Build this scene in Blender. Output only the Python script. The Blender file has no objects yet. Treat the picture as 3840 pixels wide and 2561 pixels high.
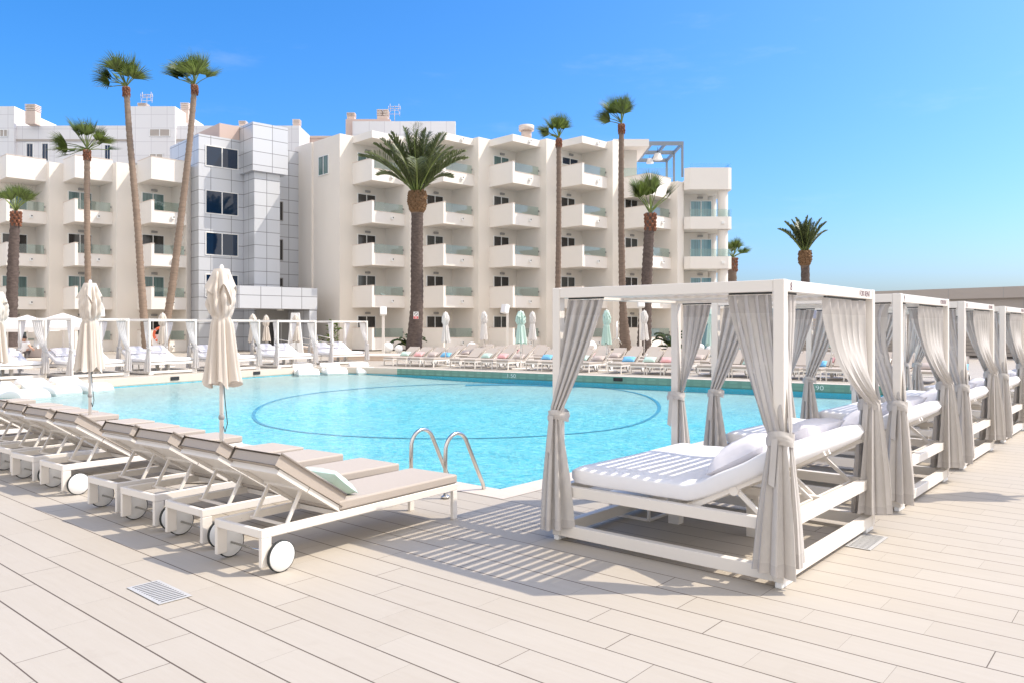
import bpy, bmesh, math, random
from math import sin, cos, pi, radians, sqrt, floor
from mathutils import Vector, Matrix, Euler

random.seed(7)
sc = bpy.context.scene
COL = sc.collection
# ---------------------------------------------------------------- survey of the place
F0, U0, V0, H = 2930.0, 1920.0, 1229.0, 1.7      # focal length and horizon measured in the photograph, eye height (m)
def G(u, v, z=0.0):
    """ground point seen at (u,v)"""
    Y = (H - z) * F0 / (v - V0)
    return Vector(((u - U0) / F0 * Y, Y, z))
def WX(u, Y): return (u - U0) / F0 * Y
def WZ(v, Y): return H + (V0 - v) / F0 * Y
YAW = 0.8652                                     # direction of the near cabanas and of the deck grid
R2 = Vector((cos(YAW), sin(YAW))); L2 = Vector((-sin(YAW), cos(YAW)))
ORD = ['first', 'second', 'third', 'fourth', 'fifth', 'sixth', 'seventh', 'eighth', 'ninth', 'tenth', 'eleventh', 'twelfth',
       'thirteenth', 'fourteenth', 'fifteenth', 'sixteenth', 'seventeenth', 'eighteenth', 'nineteenth', 'twentieth'] 
ORD += ['twenty-' + o for o in ORD[:9]] + ['thirtieth'] + ['thirty-' + o for o in ORD[:9]]

# ---------------------------------------------------------------- materials
M = {}
def newmat(name):
    m = bpy.data.materials.new(name); m.use_nodes = True
    nt = m.node_tree; nt.nodes.clear()
    out = nt.nodes.new('ShaderNodeOutputMaterial')
    return m, nt, out
def N(nt, t, **kw):
    n = nt.nodes.new(t)
    for k, v in kw.items():
        if k.startswith('i_'): n.inputs[k[2:].replace('_', ' ')].default_value = v
        else: setattr(n, k, v)
    return n
def principled(name, col, rough=0.5, metal=0.0, spec=0.5, var=0.0, vscale=3.0, bump=0.0, bscale=60.0, stretch=(1, 1, 1), sheen=0.0):
    """plain surface with slight tonal variation and fine bump"""
    m, nt, out = newmat(name)
    p = N(nt, 'ShaderNodeBsdfPrincipled')
    p.inputs['Base Color'].default_value = (*col, 1); p.inputs['Roughness'].default_value = rough
    p.inputs['Metallic'].default_value = metal; p.inputs['Specular IOR Level'].default_value = spec
    if sheen: p.inputs['Sheen Weight'].default_value = sheen
    nt.links.new(p.outputs[0], out.inputs[0])
    tc = N(nt, 'ShaderNodeTexCoord'); mp = N(nt, 'ShaderNodeMapping'); mp.inputs['Scale'].default_value = stretch
    nt.links.new(tc.outputs['Object'], mp.inputs[0])
    if var:
        ns = N(nt, 'ShaderNodeTexNoise'); ns.inputs['Scale'].default_value = vscale; ns.inputs['Detail'].default_value = 5
        nt.links.new(mp.outputs[0], ns.inputs[0])
        mx = N(nt, 'ShaderNodeMix', data_type='RGBA')
        mx.inputs[6].default_value = (*[c * (1 - var) for c in col], 1); mx.inputs[7].default_value = (*[min(.95, c * (1 + var)) for c in col], 1)
        nt.links.new(ns.outputs[0], mx.inputs[0]); nt.links.new(mx.outputs[2], p.inputs['Base Color'])
    if bump:
        nb = N(nt, 'ShaderNodeTexNoise'); nb.inputs['Scale'].default_value = bscale; nb.inputs['Detail'].default_value = 3
        nt.links.new(mp.outputs[0], nb.inputs[0])
        b = N(nt, 'ShaderNodeBump'); b.inputs['Strength'].default_value = bump; b.inputs['Distance'].default_value = 0.01
        nt.links.new(nb.outputs[0], b.inputs['Height']); nt.links.new(b.outputs[0], p.inputs['Normal'])
    M[name] = m
    return m
def cloth(name, col, trans=0.25, var=0.06, weave=420.0):
    m, nt, out = newmat(name)
    d = N(nt, 'ShaderNodeBsdfDiffuse'); t = N(nt, 'ShaderNodeBsdfTranslucent'); mix = N(nt, 'ShaderNodeMixShader')
    mix.inputs[0].default_value = trans
    tc = N(nt, 'ShaderNodeTexCoord')
    ns = N(nt, 'ShaderNodeTexNoise'); ns.inputs['Scale'].default_value = 9; ns.inputs['Detail'].default_value = 8; ns.inputs['Roughness'].default_value = .7
    mp = N(nt, 'ShaderNodeMapping'); mp.inputs['Scale'].default_value = (3, 3, 1)
    nt.links.new(tc.outputs['Object'], mp.inputs[0]); nt.links.new(mp.outputs[0], ns.inputs[0])
    mx = N(nt, 'ShaderNodeMix', data_type='RGBA')
    mx.inputs[6].default_value = (*[c * (1 - var * 1.6) for c in col], 1); mx.inputs[7].default_value = (*[c * (1 + var * 1.6) for c in col], 1)
    nt.links.new(ns.outputs[0], mx.inputs[0])
    nt.links.new(mx.outputs[2], d.inputs[0]); nt.links.new(mx.outputs[2], t.inputs[0])
    nb = N(nt, 'ShaderNodeTexNoise'); nb.inputs['Scale'].default_value = weave; nt.links.new(tc.outputs['Object'], nb.inputs[0])
    b = N(nt, 'ShaderNodeBump'); b.inputs['Strength'].default_value = .25; b.inputs['Distance'].default_value = .004
    nt.links.new(nb.outputs[0], b.inputs['Height']); nt.links.new(b.outputs[0], d.inputs['Normal'])
    nt.links.new(d.outputs[0], mix.inputs[1]); nt.links.new(t.outputs[0], mix.inputs[2]); nt.links.new(mix.outputs[0], out.inputs[0])
    M[name] = m
    return m

principled('white_metal', (.78, .735, .675), .38, var=.02, vscale=2, bump=.02, bscale=200)
principled('white_plastic', (.84, .84, .83), .45, var=.02, vscale=4)
principled('stucco', (.82, .765, .70), .85, spec=.2, var=.06, vscale=.45, bump=.35, bscale=14, stretch=(1, 1, .45))
principled('stucco_pale', (.83, .785, .735), .85, spec=.2, var=.03, vscale=.6, bump=.3, bscale=14)
principled('stucco_rose', (.60, .47, .42), .85, spec=.2, var=.04, vscale=.5)
principled('coping', (.70, .60, .53), .6, var=.05, vscale=2)
principled('chimney_clay', (.62, .50, .43), .85, var=.08, vscale=4)
principled('chimney_grille', (.40, .30, .25), .85, var=.1, vscale=6)
principled('steel_paint', (.24, .27, .31), .4, metal=.3)
principled('steel', (.66, .64, .60), .22, metal=1.0, var=.04, vscale=8)
principled('galvanised', (.52, .515, .50), .45, metal=.15, var=.08, vscale=30)
principled('rubber', (.025, .03, .03), .6)
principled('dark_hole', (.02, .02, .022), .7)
principled('light_grey', (.33, .32, .31), .6)
principled('terry', (.86, .85, .86), .95, spec=.1, var=.02, vscale=20, bump=.5, bscale=260, sheen=.3)
principled('terry_pillow', (.83, .81, .86), .95, spec=.1, var=.03, vscale=14, bump=.6, bscale=200, sheen=.3)
principled('cushion', (.46, .405, .355), .9, spec=.15, var=.05, vscale=120, bump=.25, bscale=600)
principled('cushion_dark', (.46, .405, .355), .9, spec=.15, var=.05, vscale=90, bump=.3, bscale=420)
for n, c in (('mint', (.52, .68, .60)), ('pink', (.80, .44, .43)), ('blue', (.20, .48, .74)), ('taupe', (.55, .47, .43)), ('cream', (.74, .69, .62))):
    principled('pillow_' + n, c, .85, spec=.15, var=.04, vscale=14, bump=.2, bscale=300)
cloth('linen', (.60, .57, .54), .13, .09)
cloth('linen_header', (.535, .505, .48), .06, .09)
cloth('voile', (.74, .72, .71), .42, .03)
cloth('canvas', (.74, .67, .59), .16, .03)
cloth('canvas_mint', (.62, .76, .68), .16, .03)
cloth('canvas_white', (.86, .83, .80), .3, .02)
principled('palm_bark', (.20, .15, .12), .95, spec=.1, var=.5, vscale=3.2, bump=.9, bscale=9, stretch=(1, 1, 5))
principled('palm_bark_pale', (.27, .205, .16), .95, spec=.1, var=.4, vscale=2.4, bump=.8, bscale=7, stretch=(1, 1, 7))
principled('palm_bark_dark', (.115, .09, .08), .95, spec=.1, var=.65, vscale=5, bump=1.0, bscale=14, stretch=(1, 1, 2.2))
principled('palm_boots', (.19, .115, .065), .9, spec=.1, var=.55, vscale=9, bump=.8, bscale=20)
principled('palm_boots_red', (.21, .095, .06), .9, spec=.1, var=.5, vscale=9, bump=.8, bscale=20)
def leafmat(name, col, trans=.3):
    m, nt, out = newmat(name)
    p = N(nt, 'ShaderNodeBsdfPrincipled'); t = N(nt, 'ShaderNodeBsdfTranslucent'); mix = N(nt, 'ShaderNodeMixShader'); mix.inputs[0].default_value = trans
    p.inputs['Roughness'].default_value = .38
    g = N(nt, 'ShaderNodeNewGeometry'); mx = N(nt, 'ShaderNodeMix', data_type='RGBA')
    mx.inputs[6].default_value = (*[c * .55 for c in col], 1); mx.inputs[7].default_value = (*[c * 1.6 for c in col], 1)
    nt.links.new(g.outputs['Random Per Island'], mx.inputs[0])
    nt.links.new(mx.outputs[2], p.inputs['Base Color']); nt.links.new(mx.outputs[2], t.inputs[0])
    nt.links.new(p.outputs[0], mix.inputs[1]); nt.links.new(t.outputs[0], mix.inputs[2]); nt.links.new(mix.outputs[0], out.inputs[0])
    M[name] = m
leafmat('leaf_fan', (.12, .165, .036), .38); leafmat('leaf_date', (.14, .165, .075), .32); leafmat('leaf_bright', (.13, .20, .030)); leafmat('leaf_cycad', (.035, .065, .025), .15)
leafmat('leaf_petiole', (.17, .22, .06), .15); leafmat('leaf_dry', (.30, .26, .12), .3)
principled('skin', (.56, .33, .24), .6); principled('hair', (.03, .02, .017), .6); principled('shirt_white', (.84, .82, .82), .9, bump=.4, bscale=30); principled('trousers', (.10, .09, .09), .9)
principled('ring_orange', (.82, .17, .07), .5, var=.08, vscale=6)
principled('sign_red', (.70, .06, .06), .5); principled('sign_white', (.85, .83, .82), .5); principled('sign_black', (.03, .03, .03), .5)
principled('ink', (.13, .03, .07), .6); principled('ink_white', (.85, .9, .9), .6)
principled('pool_stone', (.62, .54, .46), .6, var=.05, vscale=3)
principled('slat_wood', (.42, .37, .32), .8, var=.12, vscale=2, stretch=(.3, .3, 6))
principled('concrete_panel', (.42, .375, .34), .85, var=.05, vscale=.5, bump=.2, bscale=8)
principled('hill', (.17, .17, .20), .95, var=.4, vscale=.05); principled('hill_house', (.75, .72, .70), .9)
principled('blue_mosaic', (.09, .43, .66), .4, var=.15, vscale=12)
principled('platform_wood', (.62, .51, .42), .7, var=.06, vscale=2)

def glass_dark(name, col, rough=.04, curtain=False):
    m, nt, out = newmat(name)
    p = N(nt, 'ShaderNodeBsdfPrincipled'); p.inputs['Roughness'].default_value = rough; p.inputs['Specular IOR Level'].default_value = .6
    p.inputs['Base Color'].default_value = (*col, 1)
    tc = N(nt, 'ShaderNodeTexCoord'); ns = N(nt, 'ShaderNodeTexNoise'); ns.inputs['Scale'].default_value = 3.0
    mp = N(nt, 'ShaderNodeMapping'); mp.inputs['Scale'].default_value = (4, 4, .12)
    nt.links.new(tc.outputs['Object'], mp.inputs[0]); nt.links.new(mp.outputs[0], ns.inputs[0])
    mx = N(nt, 'ShaderNodeMix', data_type='RGBA'); mx.inputs[6].default_value = (*[c * .35 for c in col], 1); mx.inputs[7].default_value = (*[c * 1.9 for c in col], 1)
    nt.links.new(ns.outputs[0], mx.inputs[0])
    if curtain: nt.links.new(mx.outputs[2], p.inputs['Base Color'])
    nb = N(nt, 'ShaderNodeTexNoise'); nb.inputs['Scale'].default_value = .7; nt.links.new(tc.outputs['Object'], nb.inputs[0])
    b = N(nt, 'ShaderNodeBump'); b.inputs['Strength'].default_value = .05; b.inputs['Distance'].default_value = .05
    nt.links.new(nb.outputs[0], b.inputs['Height']); nt.links.new(b.outputs[0], p.inputs['Normal'])
    nt.links.new(p.outputs[0], out.inputs[0]); M[name] = m
glass_dark('pane_dark', (.030, .028, .027), .06, True); glass_dark('pane_blue', (.006, .022, .055), .03); glass_dark('pane_curtain', (.15, .30, .36), .08, True)
glass_dark('pane_mid', (.055, .06, .06), .06, True); glass_dark('pane_teal', (.10, .17, .17), .08, True)
def clear_glass(name, tint, refl=.5):
    m, nt, out = newmat(name)
    t = N(nt, 'ShaderNodeBsdfTransparent'); t.inputs[0].default_value = (*tint, 1)
    g = N(nt, 'ShaderNodeBsdfGlossy'); g.inputs['Roughness'].default_value = .02
    lw = N(nt, 'ShaderNodeLayerWeight'); lw.inputs[0].default_value = .5
    f = N(nt, 'ShaderNodeMath', operation='POWER'); f.inputs[1].default_value = 3.5; nt.links.new(lw.outputs['Facing'], f.inputs[0])
    ma = N(nt, 'ShaderNodeMath', operation='MULTIPLY_ADD'); ma.inputs[1].default_value = .6 * refl; ma.inputs[2].default_value = .06 * refl
    mix = N(nt, 'ShaderNodeMixShader')
    nt.links.new(f.outputs[0], ma.inputs[0]); nt.links.new(ma.outputs[0], mix.inputs[0]); nt.links.new(t.outputs[0], mix.inputs[1]); nt.links.new(g.outputs[0], mix.inputs[2])
    nt.links.new(mix.outputs[0], out.inputs[0]); M[name] = m
clear_glass('rail_glass', (.82, .90, .89), 1.0); clear_glass('rail_glass_blue', (.80, .93, .97), .8)

def panel_mat(name, col, w, h, line, rough=.4, metal=.0, alt=None):
    """cladding panels with open joints; runs along the wall in the object's own axes"""
    m, nt, out = newmat(name)
    p = N(nt, 'ShaderNodeBsdfPrincipled'); p.inputs['Roughness'].default_value = rough; p.inputs['Metallic'].default_value = metal
    tc = N(nt, 'ShaderNodeTexCoord'); sx = N(nt, 'ShaderNodeSeparateXYZ'); nt.links.new(tc.outputs['Object'], sx.inputs[0])
    ad = N(nt, 'ShaderNodeMath', operation='ADD'); nt.links.new(sx.outputs[0], ad.inputs[0]); nt.links.new(sx.outputs[1], ad.inputs[1])
    cb = N(nt, 'ShaderNodeCombineXYZ'); nt.links.new(ad.outputs[0], cb.inputs[0]); nt.links.new(sx.outputs[2], cb.inputs[1])
    br = N(nt, 'ShaderNodeTexBrick'); br.offset = 0.0; br.inputs['Scale'].default_value = 1.0
    br.inputs['Brick Width'].default_value = w; br.inputs['Row Height'].default_value = h; br.inputs['Mortar Size'].default_value = .022
    br.inputs['Mortar Smooth'].default_value = .1; br.inputs['Bias'].default_value = -.3 if alt else 0
    br.inputs['Color1'].default_value = (*col, 1); br.inputs['Color2'].default_value = (*(alt or [c * .93 for c in col]), 1); br.inputs['Mortar'].default_value = (*line, 1)
    nt.links.new(cb.outputs[0], br.inputs[0]); nt.links.new(br.outputs[0], p.inputs['Base Color'])
    nt.links.new(p.outputs[0], out.inputs[0]); M[name] = m
panel_mat('clad_silver', (.60, .62, .66), 1.55, .98, (.19, .19, .21), .35, .25)
panel_mat('clad_white', (.75, .74, .75), 1.5, 1.28, (.56, .54, .56), .5, 0, (.70, .69, .70))
panel_mat('mosaic_green', (.16, .30, .24), .12, .12, (.14, .27, .22), .3, 0, (.20, .36, .29))

def deck_mat():
    m, nt, out = newmat('deck_planks')
    p = N(nt, 'ShaderNodeBsdfPrincipled'); p.inputs['Roughness'].default_value = .62; p.inputs['Specular IOR Level'].default_value = .3
    tc = N(nt, 'ShaderNodeTexCoord')
    def dot(v):
        d = N(nt, 'ShaderNodeVectorMath', operation='DOT_PRODUCT'); d.inputs[1].default_value = v
        nt.links.new(tc.outputs['Object'], d.inputs[0]); return d.outputs['Value']
    def math(op, a, b=None, c=None):
        n = N(nt, 'ShaderNodeMath', operation=op)
        for i, x in enumerate((a, b, c)):
            if x is None: continue
            if isinstance(x, (int, float)): n.inputs[i].default_value = x
            else: nt.links.new(x, n.inputs[i])
        return n.outputs[0]
    PW, PL = .262, .94
    w = dot((R2.x, R2.y, 0)); t = dot((L2.x, L2.y, 0))
    wn = math('DIVIDE', math('SUBTRACT', w, .065), PW); row = math('FLOOR', wn); fw = math('FRACT', wn)
    jit = N(nt, 'ShaderNodeTexWhiteNoise', noise_dimensions='1D'); nt.links.new(row, jit.inputs['W'])
    cls = math('FLOORED_MODULO', row, 3.0)
    tn = math('DIVIDE', math('SUBTRACT', math('SUBTRACT', t, 3.895), math('MULTIPLY', cls, .297)), PL)
    tile = math('FLOOR', tn); ft = math('FRACT', tn)
    odd = math('GREATER_THAN', math('FLOORED_MODULO', math('ADD', tile, math('GREATER_THAN', ft, .5)), 2.0), .5)   # every other joint is butted tight
    dw = math('MULTIPLY', math('MINIMUM', fw, math('SUBTRACT', 1.0, fw)), PW)
    dt = math('MULTIPLY', math('MINIMUM', ft, math('SUBTRACT', 1.0, ft)), PL)
    cid = N(nt, 'ShaderNodeCombineXYZ'); nt.links.new(row, cid.inputs[0]); nt.links.new(tile, cid.inputs[1])
    wn2 = N(nt, 'ShaderNodeTexWhiteNoise', noise_dimensions='2D'); nt.links.new(cid.outputs[0], wn2.inputs['Vector'])
    # joints: long ones dark and even, cross ones of changing width
    g1 = math('LESS_THAN', dw, math('ADD', .0030, math('MULTIPLY', jit.outputs[0], .0026)))
    g2 = math('LESS_THAN', dt, math('MULTIPLY', math('ADD', .0016, math('MULTIPLY', jit.outputs[0], .0014)), math('SUBTRACT', 1.0, math('MULTIPLY', odd, .75))))
    gr = math('MAXIMUM', g1, g2)
    # grain
    cg = N(nt, 'ShaderNodeCombineXYZ'); nt.links.new(math('MULTIPLY', w, 14.0), cg.inputs[0]); nt.links.new(math('MULTIPLY', t, 1.1), cg.inputs[1]); nt.links.new(math('MULTIPLY', wn2.outputs['Value'], 40.0), cg.inputs[2])
    gn = N(nt, 'ShaderNodeTexNoise'); gn.inputs['Scale'].default_value = 2.2; gn.inputs['Detail'].default_value = 8; gn.inputs['Roughness'].default_value = .68
    nt.links.new(cg.outputs[0], gn.inputs[0])
    bn = N(nt, 'ShaderNodeTexNoise'); bn.inputs['Scale'].default_value = .9; bn.inputs['Detail'].default_value = 6; nt.links.new(tc.outputs['Object'], bn.inputs[0])
    c1 = N(nt, 'ShaderNodeMix', data_type='RGBA'); c1.inputs[6].default_value = (.40, .352, .287, 1); c1.inputs[7].default_value = (.48, .44, .382, 1)
    f = math('ADD', math('MULTIPLY', gn.outputs[0], .62), math('ADD', math('MULTIPLY', wn2.outputs['Value'], .20), math('MULTIPLY', bn.outputs[0], .30)))
    nt.links.new(math('SUBTRACT', f, .10), c1.inputs[0])
    st = N(nt, 'ShaderNodeTexNoise'); st.inputs['Scale'].default_value = 2.1; st.inputs['Detail'].default_value = 9; st.inputs['Roughness'].default_value = .7; st.inputs['Distortion'].default_value = .8; nt.links.new(tc.outputs['Object'], st.inputs[0])
    sm = N(nt, 'ShaderNodeMapRange'); sm.inputs[1].default_value = .56; sm.inputs[2].default_value = .72; sm.inputs[4].default_value = .16; nt.links.new(st.outputs[0], sm.inputs[0])
    cs = N(nt, 'ShaderNodeMix', data_type='RGBA'); cs.inputs[7].default_value = (.30, .25, .20, 1); nt.links.new(sm.outputs[0], cs.inputs[0]); nt.links.new(c1.outputs[2], cs.inputs[6])
    c2 = N(nt, 'ShaderNodeMix', data_type='RGBA'); c2.inputs[7].default_value = (.11, .085, .065, 1)
    nt.links.new(gr, c2.inputs[0]); nt.links.new(cs.outputs[2], c2.inputs[6]); nt.links.new(c2.outputs[2], p.inputs['Base Color'])
    b = N(nt, 'ShaderNodeBump'); b.inputs['Strength'].default_value = .12; b.inputs['Distance'].default_value = .004
    nt.links.new(gn.outputs[0], b.inputs['Height']); nt.links.new(b.outputs[0], p.inputs['Normal'])
    nt.links.new(p.outputs[0], out.inputs[0]); M['deck'] = m
deck_mat()
def water_mat():
    m, nt, out = newmat('pool_water')
    tr = N(nt, 'ShaderNodeBsdfTransparent'); tr.inputs[0].default_value = (.80, .975, .99, 1)
    gl = N(nt, 'ShaderNodeBsdfGlossy'); gl.inputs['Roughness'].default_value = .03
    fr = N(nt, 'ShaderNodeFresnel'); fr.inputs[0].default_value = 1.33
    tc = N(nt, 'ShaderNodeTexCoord'); mp = N(nt, 'ShaderNodeMapping'); mp.inputs['Rotation'].default_value = (0, 0, .25); mp.inputs['Scale'].default_value = (1, 1.9, 1)
    nt.links.new(tc.outputs['Object'], mp.inputs[0])
    n1 = N(nt, 'ShaderNodeTexNoise'); n1.inputs['Scale'].default_value = 2.4; n1.inputs['Detail'].default_value = 4; n1.inputs['Distortion'].default_value = .6
    n2 = N(nt, 'ShaderNodeTexNoise'); n2.inputs['Scale'].default_value = 11; n2.inputs['Detail'].default_value = 3
    nt.links.new(mp.outputs[0], n1.inputs[0]); nt.links.new(mp.outputs[0], n2.inputs[0])
    ad = N(nt, 'ShaderNodeMath', operation='MULTIPLY_ADD'); ad.inputs[1].default_value = .8
    n3 = N(nt, 'ShaderNodeTexNoise'); n3.inputs['Scale'].default_value = .55; n3.inputs['Detail'].default_value = 2; nt.links.new(mp.outputs[0], n3.inputs[0])
    ad3 = N(nt, 'ShaderNodeMath', operation='MULTIPLY_ADD'); ad3.inputs[1].default_value = 2.2; nt.links.new(n3.outputs[0], ad3.inputs[0]); nt.links.new(n1.outputs[0], ad3.inputs[2])
    nt.links.new(n2.outputs[0], ad.inputs[0]); nt.links.new(ad3.outputs[0], ad.inputs[2])
    b = N(nt, 'ShaderNodeBump'); b.inputs['Strength'].default_value = 1.0; b.inputs['Distance'].default_value = .07
    nt.links.new(ad.outputs[0], b.inputs['Height'])
    nt.links.new(b.outputs[0], gl.inputs['Normal']); nt.links.new(b.outputs[0], fr.inputs['Normal'])
    fm = N(nt, 'ShaderNodeMath', operation='MULTIPLY'); fm.inputs[1].default_value = .72; nt.links.new(fr.outputs[0], fm.inputs[0])
    mix = N(nt, 'ShaderNodeMixShader'); nt.links.new(fm.outputs[0], mix.inputs[0]); nt.links.new(tr.outputs[0], mix.inputs[1]); nt.links.new(gl.outputs[0], mix.inputs[2])
    nt.links.new(mix.outputs[0], out.inputs[0]); M['water'] = m
water_mat()
def pool_floor_mat():
    m, nt, out = newmat('pool_mosaic_ripple_light')
    p = N(nt, 'ShaderNodeBsdfPrincipled'); p.inputs['Roughness'].default_value = .5
    tc = N(nt, 'ShaderNodeTexCoord'); sx = N(nt, 'ShaderNodeSeparateXYZ'); nt.links.new(tc.outputs['Object'], sx.inputs[0])
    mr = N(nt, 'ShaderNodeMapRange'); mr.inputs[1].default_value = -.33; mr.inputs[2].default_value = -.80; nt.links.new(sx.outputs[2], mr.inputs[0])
    vo = N(nt, 'ShaderNodeTexNoise'); vo.inputs['Scale'].default_value = 4.5; vo.inputs['Detail'].default_value = 7; vo.inputs['Roughness'].default_value = .78; vo.inputs['Distortion'].default_value = 1.2  # pale and deep turquoise flecks, ripple light painted into the mosaic colour
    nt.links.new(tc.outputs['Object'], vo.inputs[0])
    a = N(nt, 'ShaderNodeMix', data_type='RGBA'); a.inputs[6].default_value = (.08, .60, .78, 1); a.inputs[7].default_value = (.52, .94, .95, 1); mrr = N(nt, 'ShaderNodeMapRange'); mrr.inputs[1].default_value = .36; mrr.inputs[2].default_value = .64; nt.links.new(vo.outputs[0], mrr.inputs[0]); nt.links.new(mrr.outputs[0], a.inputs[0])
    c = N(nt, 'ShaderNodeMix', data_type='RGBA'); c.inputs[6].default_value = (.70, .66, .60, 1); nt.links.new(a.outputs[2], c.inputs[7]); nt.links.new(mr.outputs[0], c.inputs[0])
    nt.links.new(c.outputs[2], p.inputs['Base Color']); nt.links.new(p.outputs[0], out.inputs[0]); M['pool_floor'] = m
pool_floor_mat()
principled('pool_deep', (.05, .60, .80), .4, var=.12, vscale=9)
def sea_mat():
    m, nt, out = newmat('sea_water')
    p = N(nt, 'ShaderNodeBsdfPrincipled'); p.inputs['Base Color'].default_value = (.02, .13, .22, 1); p.inputs['Roughness'].default_value = .12
    tc = N(nt, 'ShaderNodeTexCoord'); n = N(nt, 'ShaderNodeTexNoise'); n.inputs['Scale'].default_value = .6; n.inputs['Detail'].default_value = 6; nt.links.new(tc.outputs['Object'], n.inputs[0])
    b = N(nt, 'ShaderNodeBump'); b.inputs['Strength'].default_value = .8; b.inputs['Distance'].default_value = .3; nt.links.new(n.outputs[0], b.inputs['Height']); nt.links.new(b.outputs[0], p.inputs['Normal'])
    nt.links.new(p.outputs[0], out.inputs[0]); M['sea'] = m
sea_mat()

# ---------------------------------------------------------------- mesh helpers
class MB:
    def __init__(s): s.v = []; s.f = []; s.sm = []; s.mi = []; s.cur = 0
    def face(s, idx, smooth=False): s.f.append(tuple(idx)); s.sm.append(smooth); s.mi.append(s.cur)
    def add(s, vs, fs, smooth=False):
        b = len(s.v); s.v += [tuple(x) for x in vs]
        for f in fs: s.face([b + i for i in f], smooth)
    def box(s, x0, x1, y0, y1, z0, z1):
        s.add([(x0, y0, z0), (x1, y0, z0), (x1, y1, z0), (x0, y1, z0), (x0, y0, z1), (x1, y0, z1), (x1, y1, z1), (x0, y1, z1)],
              [(0, 3, 2, 1), (4, 5, 6, 7), (0, 1, 5, 4), (1, 2, 6, 5), (2, 3, 7, 6), (3, 0, 4, 7)])
        return s
    def rbox(s, x0, x1, y0, y1, z0, z1, r=.01, seg=2):
        bm = bmesh.new(); bmesh.ops.create_cube(bm, size=1)
        for v in bm.verts: v.co = Vector(((x0 + x1) / 2 + v.co.x * (x1 - x0), (y0 + y1) / 2 + v.co.y * (y1 - y0), (z0 + z1) / 2 + v.co.z * (z1 - z0)))
        bmesh.ops.bevel(bm, geom=bm.edges[:], offset=r, segments=seg, affect='EDGES', profile=.6)
        bm.verts.index_update(); bm.normal_update(); b = len(s.v); s.v += [tuple(v.co) for v in bm.verts]
        for f in bm.faces: s.face([b + v.index for v in f.verts], seg > 1 and max(abs(c) for c in f.normal) < .995)
        bm.free(); return s
    def beam(s, a, b, w, h, up=(0, 0, 1)):
        a = Vector(a); b = Vector(b); d = (b - a).normalized(); up = Vector(up)
        x = d.cross(up)
        if x.length < 1e-4: x = d.cross(Vector((1, 0, 0)))
        x.normalize(); y = x.cross(d).normalized()
        vs = []
        for p in (a, b):
            for sx, sy in ((-1, -1), (1, -1), (1, 1), (-1, 1)): vs.append(p + x * sx * w / 2 + y * sy * h / 2)
        s.add(vs, [(3, 2, 1, 0), (4, 5, 6, 7), (0, 1, 5, 4), (1, 2, 6, 5), (2, 3, 7, 6), (3, 0, 4, 7)]); return s
    def tube(s, pts, r, n=8, cap=True):
        pts = [Vector(p) for p in pts]; rs = r if isinstance(r, (list, tuple)) else [r] * len(pts)
        b = len(s.v); prev = None
        for i, p in enumerate(pts):
            d = (pts[min(i + 1, len(pts) - 1)] - pts[max(i - 1, 0)]).normalized()
            if prev is None:
                x = d.cross(Vector((0, 0, 1)))
                if x.length < 1e-3: x = d.cross(Vector((1, 0, 0)))
            else: x = prev - d * prev.dot(d)
            x.normalize(); prev = x; y = d.cross(x)
            for k in range(n):
                a = 2 * pi * k / n; s.v.append(tuple(p + (x * cos(a) + y * sin(a)) * rs[i]))
        for i in range(len(pts) - 1):
            for k in range(n):
                s.face((b + i * n + k, b + i * n + (k + 1) % n, b + (i + 1) * n + (k + 1) % n, b + (i + 1) * n + k), True)
        if cap:
            s.face([b + k for k in range(n)][::-1]); s.face([b + (len(pts) - 1) * n + k for k in range(n)])
        return s
    def lathe(s, prof, c=(0, 0), n=24, cap=True):
        b = len(s.v)
        for r, z in prof:
            for k in range(n): a = 2 * pi * k / n; s.v.append((c[0] + r * cos(a), c[1] + r * sin(a), z))
        for i in range(len(prof) - 1):
            for k in range(n): s.face((b + i * n + k, b + i * n + (k + 1) % n, b + (i + 1) * n + (k + 1) % n, b + (i + 1) * n + k), True)
        if cap:
            s.face([b + k for k in range(n)][::-1]); s.face([b + (len(prof) - 1) * n + k for k in range(n)])
        return s
    def prism(s, poly, z0, z1):
        n = len(poly); b = len(s.v)
        s.v += [(p[0], p[1], z0) for p in poly] + [(p[0], p[1], z1) for p in poly]
        s.face([b + i for i in range(n)][::-1]); s.face([b + n + i for i in range(n)])
        for i in range(n): j = (i + 1) % n; s.face((b + i, b + j, b + n + j, b + n + i))
        return s
    def grid(s, pts, nu, nv, smooth=True, closeu=False):
        b = len(s.v); s.v += [tuple(p) for p in pts]
        for j in range(nv - 1):
            for i in range(nu if closeu else nu - 1):
                i2 = (i + 1) % nu; s.face((b + j * nu + i, b + j * nu + i2, b + (j + 1) * nu + i2, b + (j + 1) * nu + i), smooth)
        return s
    def build(s, name, mat, parent=None, bevel=0.0, mats=None):
        me = bpy.data.meshes.new(name); me.from_pydata(s.v, [], s.f); me.update()
        me.polygons.foreach_set('use_smooth', s.sm)
        if mats:
            for mm in mats: me.materials.append(M[mm])
            me.polygons.foreach_set('material_index', s.mi)
        else: me.materials.append(M[mat])
        if bevel:
            bm = bmesh.new(); bm.from_mesh(me)
            bmesh.ops.bevel(bm, geom=bm.edges[:], offset=bevel, segments=1, affect='EDGES'); bm.to_mesh(me); bm.free()
        o = bpy.data.objects.new(name, me); COL.objects.link(o)
        if parent is not None: o.parent = parent
        return o
def tag(o, label=None, cat=None, group=None, kind=None):
    if label: o['label'] = label
    if cat: o['category'] = cat
    if group: o['group'] = group
    if kind: o['kind'] = kind
    return o
def thing(name, loc, rz, label, cat, group=None):
    o = bpy.data.objects.new(name, None); COL.objects.link(o); o.empty_display_size = .2
    o.location = loc; o.rotation_euler = (0, 0, rz)
    return tag(o, label, cat, group)
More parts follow.
